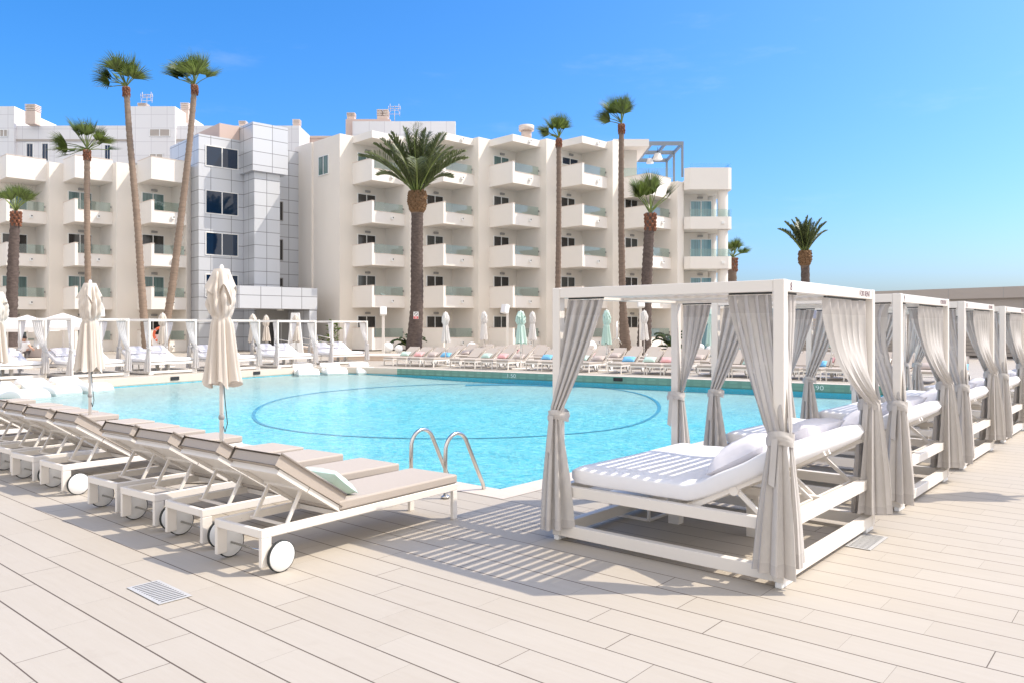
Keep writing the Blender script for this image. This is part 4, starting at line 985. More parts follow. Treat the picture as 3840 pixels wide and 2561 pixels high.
def pillow_mesh(w_, h_, th, seed):
    rnd = random.Random(seed); mb = MB(); n = 15; m = 11
    for s in (1, -1):
        pts = []
        for j in range(m):
            for i in range(n):
                a = i / (n - 1) * 2 - 1; b = j / (m - 1) * 2 - 1
                f = (max(0, 1 - abs(a) ** 3.2) * max(0, 1 - abs(b) ** 3.2)) ** .55
                px = a * w_ / 2 * (1 - .07 * (1 - b * b)) ; py = b * h_ / 2 * (1 - .09 * (1 - a * a))
                pts.append((px, py, s * (th / 2 * f * (1 + rnd.uniform(-.04, .04) + .07 * sin(7 * a + 3 * b * b) * abs(b) + .06 * sin(9 * b - 2 * a) * abs(a)))))
        mb.grid(pts if s > 0 else [pts[j * n + (n - 1 - i)] for j in range(m) for i in range(n)], n, m)
    return mb
def pillow(col, loc, rz, tilt, label, group, size=(.46, .30, .13)):
    key = (col, size)
    if key in PILL: o = PILL[key].copy(); COL.objects.link(o)
    else: o = pillow_mesh(*size, len(PILL)).build('pillow', col, None); PILL[key] = o
    o.location = loc; o.rotation_euler = Euler((tilt, 0, rz), 'XYZ'); return tag(o, label, 'pillow', group)

NEARG = 'sun loungers lined up on the near side of the pool'
near = [((-1.611, 5.444), (-2.097, 5.823)), ((-2.286, 6.045), (-2.698, 6.444)), ((-2.897, 6.571), (-3.318, 6.966)), ((-3.462, 7.055), (-3.863, 7.457)),
        ((-4.454, 7.982), (-4.88, 8.357)), ((-5.086, 8.506), (-5.484, 8.853)), ((-5.65, 9.007), (-6.036, 9.363)), ((-6.20, 9.50), (-6.60, 9.86)),
        ((-7.15, 10.36), (-7.55, 10.72)), ((-7.72, 10.87), (-8.12, 11.23)), ((-8.30, 11.38), (-8.70, 11.74)), ((-8.88, 11.9), (-9.28, 12.26)), ((-9.86, 12.75), (-10.26, 13.1))]
LA = radians(52.5)
nlab = ['nearest sun lounger of the near row, bearing a mint pillow', 'second sun lounger from the right in the near row, bearing a cream pillow', 'third sun lounger from the right in the near row, without pillow',
        'fourth sun lounger from the right in the near row, beside the big parasol', 'fifth near row sun lounger, just left of the big parasol pole, with mint pillow', 'sixth near row sun lounger from the right, with cream pillow',
        'seventh near row sun lounger from the right, with pink pillow', 'eighth near row sun lounger from the right, with blue pillow', 'ninth near row sun lounger, just beyond the second parasol pole'] + \
       ['%s near row sun lounger from the right, only its foot end in view' % o for o in ('tenth', 'eleventh', 'twelfth', 'thirteenth')]
for k, (r, l) in enumerate(near):
    x, y = (r[0] + l[0]) / 2, (r[1] + l[1]) / 2; a = LA + [.01, -.02, .015, 0, -.015, .02, 0, .01, -.01, 0, 0, 0, 0][k]
    place_lounger(x, y, a, nlab[k], NEARG)
    col = {0: 'mint', 1: 'cream', 4: 'mint', 5: 'cream', 6: 'pink', 7: 'blue'}.get(k)
    if col:
        s = .66; off = {0: .0, 1: .0}.get(k, .05)
        p = Vector((x + cos(a) * s - sin(a) * off, y + sin(a) * s + cos(a) * off, .50))
        pillow('pillow_' + col, p, a + pi / 2, radians(-42) if 0 else radians(38 + 180), {0: 'mint pillow leaning on the backrest of the nearest lounger', 1: 'cream pillow on the second near lounger from the right', 4: 'mint pillow standing on the lounger left of the big parasol',
               5: 'cream pillow on the sixth near lounger from the right', 6: 'pink pillow on the seventh near lounger from the right', 7: 'blue pillow on the eighth near lounger from the right'}[k], 'pillows on the near loungers')

# loungers across the pool: foot end toward the water
FARG = 'sun loungers in rows across the pool'
fd = (PC - PB).normalized(); fn = Vector((-fd.y, fd.x)); FA = math.atan2(fn.y, fn.x)        # away from the water
row0 = Vector((-5.77, 35.3))
def on_row(u, off):
    p = row0 + fn * off; q = Vector(((u - U0) / F0, 1.0))
    return Lcross(p, fd, Vector((0, 0)), q)
def far_lounger(foot, label):
    c = foot + fn * 1.9                                   # foot -> wheel axle
    place_lounger(c.x, c.y, FA + pi, label, FARG)
row1 = [1455, 1507, 1556, 1606, 1706, 1760, 1822, 1886, 1992, 2055, 2120, 2186, 2305, 2390, 2450, 2515, 2640, 2705, 2772, 2842, 2965, 3045, 3130, 3215, 3365, 3470, 3580]
row2 = [1640, 1690, 1742, 1797, 1905, 1962, 2022, 2085, 2195, 2255, 2320, 2388, 2470, 2580, 2650, 2720, 2850, 2925, 3000, 3120, 3200, 3290, 3390]
row3 = [1700, 1760, 1850, 1905, 1960, 2080, 2140, 2200, 2330, 2400, 2470]
pc1 = ['mint', 'pink', 'taupe', 'blue', None, 'mint', 'pink', 'taupe', 'blue', None, 'mint', 'taupe', 'blue', 'mint', 'pink', None, 'blue', None, 'mint', 'taupe', None, 'blue', None, 'pink', None, 'taupe', 'blue']
pc2 = [None, 'taupe', 'pink', None, 'blue', None, 'mint', None, 'pink', 'taupe', None, 'cream', 'blue', 'taupe', 'mint', None, 'blue', 'mint', None, 'pink', 'taupe', 'cream', None]
pc3 = ['pink', None, None, 'pink', None, 'taupe', 'mint', None, 'taupe', None, 'blue']
CN = {'taupe': 'taupe', 'cream': 'cream', 'mint': 'mint', 'pink': 'pink', 'blue': 'blue'}
for rn, (us, pcs, off) in enumerate(((row1, pc1, 0), (row2, pc2, 3.3), (row3, pc3, 6.6))):
    rname = ('front', 'second', 'back')[rn]
    for k, u in enumerate(us):
        foot = on_row(u, off); rnd = random.Random(u); foot += fn * rnd.uniform(-.06, .06)
        col = pcs[k]
        far_lounger(foot, '%s sun lounger from the left in the %s row across the pool, %s' % (ORD[k], rname, ('with %s pillow' % CN[col]) if col else 'without pillow'))
        if col:
            p = foot + fn * 1.24 + fd * rnd.uniform(-.05, .08)
            pillow('pillow_' + col, (p.x, p.y, .50), FA + pi + pi / 2 + rnd.uniform(-.15, .15), radians(35 + 180), '%s pillow on the %s lounger from the left in the %s row across the pool' % (CN[col], ORD[k], rname), 'pillows on the far loungers', (.50, .30, .15))

# ---------------------------------------------------------------- in-water loungers
def ledge():
    t = thing('pool_lounger', (0, 0, 0), 0, '-', 'pool lounger')
    ctrl = [(-.92, .50), (-.86, .60), (-.78, .62), (-.62, .50), (-.45, .34), (-.28, .22), (-.1, .17), (.1, .21), (.3, .31), (.5, .36), (.68, .34), (.84, .25), (.93, .12), (.95, -.02), (.94, -.16)]
    prof = []
    for q in range(len(ctrl) - 1):
        for k in range(3):
            f = k / 3; a0 = Vector(ctrl[max(0, q - 1)]); a1 = Vector(ctrl[q]); a2 = Vector(ctrl[q + 1]); a3 = Vector(ctrl[min(len(ctrl) - 1, q + 2)])
            prof.append(tuple(.5 * ((2 * a1) + (a2 - a0) * f + (2 * a0 - 5 * a1 + 4 * a2 - a3) * f * f + (3 * a1 - a0 - 3 * a2 + a3) * f ** 3)))
    prof.append(ctrl[-1]); W = .43; mb = MB(); n = len(prof); pts = []
    for x, z in prof:
        z *= .60
        zb = -.16 if x > -.45 else z - .26 - (.0 if x < -.7 else (x + .7) * .6)
        zb = max(-.16, min(zb, z - .001))
        xb = x + (.14 * max(0, (-.45 - x) / .45) if x < -.45 else 0)
        pts += [(xb, -W, zb), (x, -W, z - .05 if z - .05 > zb else zb), (x, -W + .02, z - .012), (x, -W + .07, z), (x, W - .07, z), (x, W - .02, z - .012), (x, W, z - .05 if z - .05 > zb else zb), (xb, W, zb)]
    mb.grid(pts, 8, n, True, True)
    mb.face(list(range(8))); mb.face([(n - 1) * 8 + k for k in range(8)][::-1])
    mb.build('body', 'white_plastic', t); return t
def put_ledges():
    src = ledge(); spots = []
    for u, v in ((1155, 1404), (1262, 1400), (1375, 1397)): spots.append(G(u, v, WATER))
    nright = len(spots)
    for u, v in ((138, 1490), (261, 1472), (384, 1463)): spots.append(G(u, v, WATER))
    lab = ['white in-water lounger on the ledge, leftmost of the trio before the end cabana', 'middle white in-water lounger of the trio before the end cabana', 'white in-water lounger, rightmost of the trio before the end cabana',
           'white in-water lounger cut by the left edge, nearest the front', 'white in-water lounger in the middle of the left trio', 'white in-water lounger beside the second parasol pole', 'white in-water lounger just outside the left edge']
    tr = tree_of(src)
    for k, p in enumerate(spots):
        dx, dy = (.42, -.92) if k < nright else (.92, -.40)
        ang = math.atan2(dy, dx); loc = (p.x - dx * .95 + (.06 if k < nright else 0), p.y - dy * .95, WATER + .01)
        if k == 0: src.location = loc; src.rotation_euler = (0, 0, ang); src['label'] = lab[0]; src['group'] = 'loungers standing in the shallow water'
        else: dup(src, loc, ang, lab[k], 'loungers standing in the shallow water', tr)
put_ledges()

# ---------------------------------------------------------------- cabanas
CW, CL, CH = 2.01, 1.89, 2.017
PS = .072
def curtain_mesh(top0, top1, post, arc, brc, ztie, zbot, folds, seed, side=0.0, amp=.024, twist=0.0, zt=CH - .10, sweep=1.25, rtie=.066, rbot=.13):
    """linen panel hung from top0-top1 (x,y), gathered round a post and falling below the tie.
    arc/brc: start and end angle of the cloth round the post at the tie and at the hem"""
    rnd = random.Random(seed); nu = folds * 10 + 1; nt = 46; mb = MB(); pts = []
    a0, a1 = Vector(top0), Vector(top1); d = (a1 - a0).normalized(); nn = Vector((-d.y, d.x)); P = Vector(post)
    ph = rnd.uniform(0, 6); ph2 = [rnd.uniform(0, 6.3) for _ in range(4)]
    for j in range(nt):
        t = j / (nt - 1); z = zt + (zbot - zt) * t
        for i in range(nu):
            s = i / (nu - 1); wob = .35 * sin(3.1 * s + ph2[0] + 1.4 * t) + .25 * sin(7.7 * s + ph2[1] - 2.3 * t)
            w_ = 2 * pi * folds * s + ph + wob * 2.2
            tp = a0 + (a1 - a0) * s
            an = arc[0] + (arc[1] - arc[0]) * s; tie = P + Vector((cos(an), sin(an))) * rtie
            bn = brc[0] + (brc[1] - brc[0]) * s; bot = P + Vector((cos(bn), sin(bn))) * (rbot * (1 + .15 * sin(5 * s + ph2[2])))
            if z >= ztie:
                f = (zt - z) / (zt - ztie); k = f ** sweep; k = k * .92 + .08 * f
                p = tp.lerp(tie, k); am = amp * (1 - .45 * f) * (.55 + .45 * min(1, f * 6)) ; o = nn.lerp(Vector((cos(an), sin(an))), f)
                if f > .93: am *= .6
            else:
                f = (ztie - z) / (ztie - zbot); p = tie.lerp(bot, f ** .85); am = amp * (.35 + .65 * min(1, f * 1.6)); o = Vector((cos(bn), sin(bn)))
            if twist:
                f = min(1, (zt - z) / (zt - ztie)); w_ += twist * f * (1 if z >= ztie else .6)
                if z >= ztie: cmid = a0.lerp(a1, .5).lerp(P, f ** sweep); p = p.lerp(cmid, .42 * sin(pi * min(1, f * 1.05)) ** .7)
            q = p + o * (am * sin(w_)) + d * (am * .35 * sin(2 * w_ + ph2[3]))
            zz = z + (.02 * sin(4 * s + ph2[2]) if t > .97 else 0)
            pts.append((q.x, q.y, zz))
    mb.grid(pts, nu, nt)
    for q in range(3 * (nu - 1)): mb.mi[q] = 1; mb.mi[-1 - q] = 1 if q < 2 * (nu - 1) else 0
    return mb
def header_mesh(top0, top1, folds):
    a0, a1 = Vector(top0), Vector(top1); return MB().beam((a0.x, a0.y, CH - .089), (a1.x, a1.y, CH - .089), .016, .012)
def tie_mesh(post, r, z):
    mb = MB(); pts = []; n = 28; m = 7
    for j in range(m):
        for i in range(n):
            a = 2 * pi * i / n; rr = r * (1 + .05 * sin(3 * a + j)) + .003 * sin(pi * j / (m - 1)) + .004 * (j == 3); pts.append((post[0] + rr * cos(a), post[1] + rr * sin(a), z - .038 + .076 * j / (m - 1) + .012 * sin(2 * a + 1)))
    mb.grid(pts, n, m, True, True)
    mb.add([(post[0] - r - .012, post[1] - .02, z), (post[0] - r - .012, post[1] + .02, z), (post[0] - r - .03, post[1] + .035, z - .28), (post[0] - r - .03, post[1] - .005, z - .30)], [(0, 1, 2, 3)])
    return mb
def mattress_mesh(flip):
    """thick towelling mattress, bent where the head part is raised"""
    mb = MB(); L = CL; th = .14; x0, x1 = .07, CW - .07; stations = []
    foot, hinge, head = L - .10, .74, .02; rise = .36
    n1, n2 = 16, 14
    prof = []
    for i in range(n1): t = i / n1; prof.append((foot + (hinge - foot) * t, .445))
    for i in range(n2 + 1):
        t = i / n2; e = t - .12 * sin(pi * t) if t < 1 else 1
        prof.append((hinge + (head - hinge) * t, .445 + rise * (t ** 1.25)))
    N_ = len(prof); m = 40; pts = []; rnd = random.Random(2)
    for i, (y, z) in enumerate(prof):
        a = prof[max(0, i - 1)]; b = prof[min(N_ - 1, i + 1)]; dy, dz = b[0] - a[0], b[1] - a[1]; l = sqrt(dy * dy + dz * dz); ny, nz = dz / l, -dy / l
        if nz < 0: ny, nz = -ny, -nz
        e = min(1, i / 1.6, (N_ - 1 - i) / 1.1); sq = (1 - (1 - e) ** 2) ** .5 if e < 1 else 1
        for k in range(m):
            an = 2 * pi * k / m; c, s = cos(an), sin(an); ex = abs(c) ** .16 * (1 if c >= 0 else -1); ez = abs(s) ** .27 * (1 if s >= 0 else -1)
            x = (x0 + x1) / 2 + ex * ((x1 - x0) / 2 - (1 - sq) * .06); h = th / 2 + ez * th / 2 * (.55 + .45 * sq)
            h += (.004 * sin(9 * x + .7 * i) * sin(3.3 * x) + .004 * sin(i * .9 + 4 * x)) * (1 if ez > 0 else .3)
            yy = y + ny * h; zz = z + nz * h
            if flip: yy = L - yy
            pts.append((x, yy, zz))
    mb.grid(pts, m, N_, True, True); mb.face(list(range(m))[::-1]); mb.face([(N_ - 1) * m + k for k in range(m)])
    return mb
def cabana_src(flip, fabric, curt, name='cabana'):
    t = thing(name, (0, 0, 0), 0, '-', 'cabana'); W, L, Hh, p = CW, CL, CH, PS
    mk = 'white_metal'
    for x, y in ((0, 0), (0, L), (W, 0), (W, L)):
        xa = 0 if x == 0 else W - p; ya = 0 if y == 0 else L - p
        po = MB().rbox(xa, xa + p, ya, ya + p, .04, Hh - .001, .004, 1).build('post', mk, t)
        MB().rbox(xa - .0 + (.0 if x == 0 else -.12), xa + p + (.12 if x == 0 else 0), ya + .012, ya + p - .012, 0, .039, .006, 1).build('foot', 'white_plastic', po)
    bz = Hh - .082
    q = p - .006
    MB().rbox(.003, q, p + .001, L - p - .001, bz, Hh - .004, .003, 1).build('roof_beam', mk, t)
    MB().rbox(W - q, W - .003, p + .001, L - p - .001, bz, Hh - .004, .003, 1).build('roof_beam', mk, t)
    fb = MB().rbox(p + .001, W - p - .001, .003, q, bz, Hh - .004, .003, 1).build('roof_beam', mk, t)
    MB().rbox(p + .001, W - p - .001, L - q, L - .003, bz, Hh - .004, .003, 1).build('roof_beam', mk, t)
    mb = MB(); ns = 18
    for i in range(ns):
        y = p + .05 + (L - 2 * p - .1) * i / (ns - 1)
        for xa, xb in ((p, W / 2 - .06), (W / 2 + .06, W - p)):
            mb.beam((xa, y, Hh - .043), (xb, y, Hh - .043), .070, .012, (0, sin(.30), cos(.30)))
    mb.box(W / 2 - .058, W / 2 + .058, p + .002, L - p - .002, Hh - .075, Hh - .008); mb.build('louvre_roof', mk, t)
    mb = MB(); z0, z1 = .04, .13
    mb.rbox(.004, .075, p + .001, L - p - .001, z0, z1, .003, 1); mb.rbox(W - .075, W - .004, p + .001, L - p - .001, z0, z1, .003, 1)
    mb.rbox(p + .001, W - p - .001, .004, .075, z0, z1, .003, 1); mb.rbox(p + .001, W - p - .001, L - .075, L - .004, z0, z1, .003, 1); mb.build('base_frame', mk, t)
    mb = MB(); z0, z1 = .36, .44
    mb.rbox(.02, .08, p + .001, L - p - .001, z0, z1, .003, 1); mb.rbox(W - .08, W - .02, p + .001, L - p - .001, z0, z1, .003, 1)
    mb.rbox(p + .001, W - p - .001, .01, .085, z0, z1, .003, 1); mb.rbox(p + .001, W - p - .001, L - .085, L - .02, z0, z1, .003, 1)
    mb.box(W / 2 - .03, W / 2 + .03, .09, L - .09, z0 + .01, z1 - .01)
    ym = .80 if not flip else L - .80; mb.box(.082, W - .082, ym - .03, ym + .03, z0 + .012, z1 - .012)
    mb.build('bed_frame', mk, t)
    for x, y in ((1.12, 1.39 if not flip else L - 1.39), (1.15, .69 if not flip else L - .69)): bl = MB().box(x - .045, x + .045, y - .05, y + .05, .0, .365).build('bed_leg', mk, t); MB().tube([(x - .049, y, .30), (x - .044, y, .30)], .012, 8).build('bolt', 'steel', bl)
    mb = MB()
    for xa, xb in ((.12, W / 2 - .05), (W / 2 + .05, W - .12)):
        for x in (xa, xb):
            y0, y1, yb = (.72, .06, .30) if not flip else (L - .72, L - .06, L - .30)
            mb.beam((x, y0, .415), (x, y1, .765), .03, .035); mb.beam((x, (y0 + y1) / 2, .59), (x, yb + (-.14 if not flip else .14), .40), .022, .03)
        for x in (xa, xb): ym_ = .39 if not flip else L - .39; mb.tube([(x - .024, ym_, .575), (x + .024, ym_, .575)], .034, 14)
        yb = .16 if not flip else L - .16; mb.beam((xa, yb, .40), (xb, yb, .40), .022, .022)
    mb.build('backrest_frame', mk, t)
    mattress_mesh(flip).build('mattress', 'terry', t)
    for cv in curt:
        kw = dict(cv); c = curtain_mesh(**kw).build('curtain', None, t, mats=[fabric, 'linen_header' if fabric == 'linen' else fabric])
        if cv.get('_tie', 1): tie_mesh(kw['post'], .084, kw['ztie']).build('tieback', fabric, c)
        header_mesh(kw['top0'], kw['top1'], kw['folds']).build('curtain_track', 'sign_black', c)
    return t, fb
p2 = PS / 2; P1c, P2c, P3c, P4c = (p2, p2), (p2, CL - p2), (CW - p2, p2), (CW - p2, CL - p2)
def std_curtains(tw=0.0):
    W, L = CW, CL
    c = [
        dict(top0=(.05, L - .46), top1=(.05, L - .13), post=P2c, arc=(3.9, 2.2), brc=(4.6, 1.5), ztie=1.00, zbot=.10, folds=4, seed=1, amp=.034, rbot=.125),
        dict(top0=(.05, .40 if not tw else .60), top1=(.05, .10), post=P1c, arc=(2.1, 4.3), brc=(1.9, 4.45), ztie=.97, zbot=.10, folds=4, seed=2, amp=.036, twist=tw, rbot=.135),
        dict(top0=(.10, .05), top1=(.34, .05), post=P1c, arc=(4.4, 6.0), brc=(4.6, 5.9), ztie=.985, zbot=.16, folds=3, seed=3, amp=.022, rbot=.13),
        dict(top0=(.92, .05), top1=(W - .10, .05), post=P3c, arc=(3.3, 6.1), brc=(3.0, 6.4), ztie=1.07, zbot=.15, folds=6, seed=4, amp=.036, sweep=2.3, rbot=.16, rtie=.078),
        dict(top0=(W - .05, L - .42), top1=(W - .05, L - .12), post=P4c, arc=(4.2, 5.8), brc=(3.9, 5.6), ztie=1.03, zbot=.2, folds=4, seed=5, amp=.028, rbot=.15),
        dict(top0=(W - .05, .12), top1=(W - .05, .42), post=P3c, arc=(.0, 1.6), brc=(.2, 2.0), ztie=1.05, zbot=.15, folds=4, seed=6, amp=.022),
    ]
    return c
# lettering on the pool-side beam
def letter(root, num, sub=True):
    f = -.0015
    M4 = Matrix.Translation((.12, .003 + f, CH - .071)) @ Matrix.Rotation(pi / 2, 4, 'X')
    if num: text_mesh('number', num, .078, 'ink', root, M4 @ Matrix.Diagonal((.85, 1.0, 1, 1)))
    M5 = Matrix.Translation((CW - .13, .003 + f, CH - .064)) @ Matrix.Rotation(pi / 2, 4, 'X')
    text_mesh('lettering', 'FOR RENT', .066, 'ink', root, M5 @ Matrix.Diagonal((.92, 1.0, 1, 1)), align='RIGHT')
def cabanas():
    A, _ = cabana_src(False, 'linen', std_curtains()); trA = tree_of(A)
    B, _ = cabana_src(False, 'linen', std_curtains(7.0)); 
    P1 = Vector((1.7635, 5.071)); grp = 'canopied daybeds along the right side of the pool'
    near_labels = ['nearest white cabana daybed, numbered 8 on its roof beam', 'second white cabana daybed, numbered 9, with a twisted front curtain', 'third white cabana daybed in the right row, past number 9', 'fourth white cabana daybed in the right row', 'fifth white cabana daybed at the far right edge']
    offs = [0, 2.8176, 5.6475, 8.5339, 11.4]
    roots = []
    for k, s in enumerate(offs):
        p = P1 + R2 * s; loc = (p.x, p.y, 0)
        if k == 0: A.location = loc; A.rotation_euler = (0, 0, YAW); A['label'] = near_labels[0]; A['group'] = grp; r = A
        elif k == 1: B.location = loc; B.rotation_euler = (0, 0, YAW); B['label'] = near_labels[1]; B['group'] = grp; r = B
        else: r = dup(A, loc, YAW, near_labels[k], grp, trA)
        roots.append((r, loc))
    for k, (r, loc) in enumerate(roots): letter(r, ['8', '9', '10', '11', '12'][k])
    # pillows on the near beds
    def bed_pillow(loc, yaw, x, y, z, tilt, rz, label, grp2):
        c, s = cos(yaw), sin(yaw); o = pillow('terry_pillow', (loc[0] + x * c - y * s, loc[1] + x * s + y * c, z), yaw + rz, tilt, label, grp2, (.74, .46, .20)); return o
    nm = ['the nearest', 'the second', 'the third', 'the fourth', 'the fifth']
    for k, (r, loc) in enumerate(roots):
        bed_pillow(loc, YAW, .50, .50, .775, radians(-30), .25, 'white towelling pillow on %s right hand cabana bed, nearer the front' % nm[k], 'pillows on the right cabana beds')
        bed_pillow(loc, YAW, 1.42, .40, .82, radians(-30), -.10, 'white towelling pillow on %s right hand cabana bed, farther back' % nm[k], 'pillows on the right cabana beds')
    # left row
    lc = [dict(top0=(.05, CL - .36), top1=(.05, CL - .12), post=P2c, arc=(3.9, 2.2), brc=(4.0, 2.0), ztie=.95, zbot=.12, folds=4, seed=11, amp=.022),
          dict(top0=(.05, .42), top1=(.05, .12), post=P1c, arc=(2.1, 4.3), brc=(1.8, 4.5), ztie=.95, zbot=.12, folds=4, seed=12, amp=.024, rbot=.15),
          dict(top0=(W_ - .52, .05), top1=(W_ - .11, .05), post=P3c, arc=(3.3, 6.1), brc=(3.2, 5.4), ztie=.92, zbot=.16, folds=5, seed=14, amp=.024, sweep=1.5) if 0 else
          dict(top0=(CW - .46, .05), top1=(CW - .11, .05), post=P3c, arc=(3.3, 6.1), brc=(3.2, 6.2), ztie=.92, zbot=.16, folds=5, seed=14, amp=.024, sweep=1.5),
          dict(top0=(CW - .05, CL - .50), top1=(CW - .05, CL - .12), post=P4c, arc=(4.2, 5.8), brc=(3.9, 5.6), ztie=.95, zbot=.2, folds=4, seed=15, amp=.022)]
    Cc, _ = cabana_src(True, 'voile', lc); trC = tree_of(Cc)
    lgrp = 'canopied daybeds along the left side of the pool'
    P = [(G(176, 1418), 'R'), (G(268, 1420), G(477, 1409)), (G(559, 1405), G(743, 1394)), (G(976, 1384), 'R'), (G(1041, 1380), G(1184, 1374)), (G(1245.5, 1368), G(1372.6, 1364))]
    lab = ['white cabana daybed cut by the left edge of the photo', 'left row white cabana daybed behind the second parasol', 'left row white cabana daybed before the orange lifebuoy', 'left row white cabana daybed half hidden by the big parasol', 'left row white cabana daybed before the ramp railings', 'endmost white cabana daybed of the left row, by the three in-water loungers']
    ang = radians(56)
    for k, (a, b) in enumerate(P):
        an = ang if isinstance(b, str) else math.atan2((b - a).y, (b - a).x); an = .5 * an + .5 * ang
        d = Vector((cos(an), sin(an), 0))
        if isinstance(b, str): a = a - d * CW
        loc = (a.x, a.y, 0)
        if k == 0: Cc.location = loc; Cc.rotation_euler = (0, 0, an); Cc['label'] = lab[0]; Cc['group'] = lgrp; r = Cc
        else: r = dup(Cc, loc, an, lab[k], lgrp, trC)
        letter(r, None)
        w2 = ['cut by the left edge', 'behind the second parasol', 'before the lifebuoy', 'half hidden by the big parasol', 'before the ramp railings', 'at the end of the left row'][k]
        bed_pillow(loc, an, .50, CL - .34, .86, radians(32), .1, 'left white pillow on the cabana bed ' + w2, 'pillows on the left cabana beds')
        bed_pillow(loc, an, 1.40, CL - .34, .86, radians(32), -.08, 'right white pillow on the cabana bed ' + w2, 'pillows on the left cabana beds')
cabanas()

# ---------------------------------------------------------------- parasols
def parasol_canopy(seed, rmax=.165, z0=1.07, z1=2.33, flap=True):
    rnd = random.Random(seed); mb = MB(); n = 144; m = 56; pts = []; ph = [rnd.uniform(0, 6.28) for _ in range(6)]
    tt = .585
    def rad(t):
        if t < tt: return rmax * (1.0 - .40 * (t / tt) ** .9)
        k = (t - tt) / (1 - tt); return rmax * (.60 + .20 * sin(pi * min(1, k * 1.25)) if k < .8 else .60 + .20 * sin(pi) - .16 * ((k - .8) / .2) ** 2)
    for j in range(m):
        t = j / (m - 1); z = z0 + (z1 - z0) * t; r = rad(t); d = abs(t - tt); pin = 1 - .75 * math.exp(-(d / .03) ** 2)
        deep = (.34 - .12 * t / tt) if t < tt else .20
        for i in range(n):
            a = 2 * pi * i / n; w1 = 5 * a + ph[0] + .8 * sin(2 * a + ph[1]) + (1.1 * t if t < tt else 3.0 * t)
            f = 1 + deep * pin * (abs(sin(w1)) ** .8 * 2 - 1.15) * .8 + .11 * pin * sin(11 * a + ph[2] + 2.5 * t) + .04 * pin * abs(sin(19 * a - 3 * t)) + .05 * sin(2 * a + ph[3] + 3 * t)
            if t > tt: f += (.08 * abs(sin(19 * t + 3 * a + ph[4])) + .06 * sin(41 * t - 5 * a + ph[5])) * pin
            zz = z
            if t < .12: zz += (.035 * sin(5 * a + ph[5]) + .02 * sin(9 * a)) * (1 - t / .12)
            pts.append((r * f * cos(a), r * f * sin(a), zz))
    mb.grid(pts, n, m, True, True); mb.face([(m - 1) * n + i for i in range(n)])
    if flap:   # upper vent flap hanging over the folded canopy
        pts = []; nn = 80; mm = 12
        for j in range(mm):
            t = j / (mm - 1)
            for i in range(nn):
                a = 2 * pi * i / nn; lob = abs(sin(2 * a + ph[1])) ** 1.6; drop = (.17 + .24 * lob * (.6 + .4 * sin(a + ph[3]))) * t
                r = rmax * (.50 + .36 * t ** .75) * (1 + t * (.27 * sin(4 * a + 2 * ph[1] + .6) + .07 * sin(9 * a + ph[0]) + .10 * sin(a + ph[4])))
                pts.append((r * cos(a), r * sin(a), z1 + .035 - .02 * min(1, t * 4) - drop + .012 * sin(7 * a + ph[5]) * t))
        mb.grid(pts, nn, mm, True, True); mb.face([i for i in range(nn)][::-1])
    return mb
PPOLE = 'parasol_pole'
def parasol(loc, label, mat='canvas', seed=1, s=1.0, grp='closed parasols round the pool', cord=True, fat=1.0, base=.38):
    t = thing('parasol', loc, 0, label, 'parasol', grp)
    MB().tube([(0, 0, .02), (0, 0, 2.40 * s)], .024, 14).build('pole', 'white_metal', t)
    MB().lathe([(.016, 2.34 * s), (.018, 2.40 * s), (.012, 2.415 * s)], n=14).build('finial', 'white_plastic', t)
    key = ('canopy', mat, seed, fat)
    if key in SRC: c = bpy.data.objects.new('canopy', SRC[key]); COL.objects.link(c); c.parent = t
    else: c = parasol_canopy(seed, .165 * fat).build('canopy', mat, t); SRC[key] = c.data
    c.scale = (1, 1, s)
    b = MB().lathe([(.099 * fat, 1.785 * s), (.103 * fat, 1.792 * s), (.103 * fat, 1.822 * s), (.099 * fat, 1.83 * s)], n=24, cap=False).build('tie_strap', mat, c); b.scale = (1, 1, 1 / s)
    MB().rbox(-base, base, -base, base, .006, .05, .012, 1).build('base_plate', 'white_metal', t)
    MB().lathe([(.045, .05), (.038, .34), (.03, .36)], n=16).build('sleeve', 'white_metal', t)
    if cord:
        MB().tube([(.03, -.02, 1.1), (.06, -.05, .85), (.085, -.05, .62), (.05, -.03, .52), (.025, -.01, .58)], .005, 5).build('crank_cord', 'sign_black', t)
        MB().lathe([(.026, .66), (.034, .67), (.034, .70), (.026, .71)], n=14, cap=False).build('pole_ring', 'light_grey', t)
    return t
parasol((WX(831, 8.9), 8.9, 0), 'big closed cream parasol between the near loungers, closest to the camera', 'canvas', 1)
parasol((WX(338, 11.75), 11.75, 0), 'closed cream parasol in the near row, second from the big one', 'canvas', 2)
parasol((WX(-8, 14.6), 14.6, 0), 'closed cream parasol cut by the left edge of the photo', 'canvas', 3)
for u, v, col, seed, lab in ((1671, 1372, 'canvas_white', 4, 'closed pale parasol across the pool, right of the date palm'), (1953, 1384, 'canvas_mint', 5, 'fuller mint and cream closed parasol across the pool, beside a speaker pole'),
                             (2275, 1391.7, 'canvas_mint', 6, 'closed mint parasol across the pool, seen through the nearest cabana'), (2666, 1405, 'canvas_mint', 7, 'closed mint parasol behind the back post of the nearest cabana'),
                             (3118, 1419.4, 'canvas_mint', 8, 'closed mint parasol behind the wide front curtain')):
    parasol(G(u, v), lab, col, seed, fat=1.25 if u == 1953 else 1.0, s=1.0)
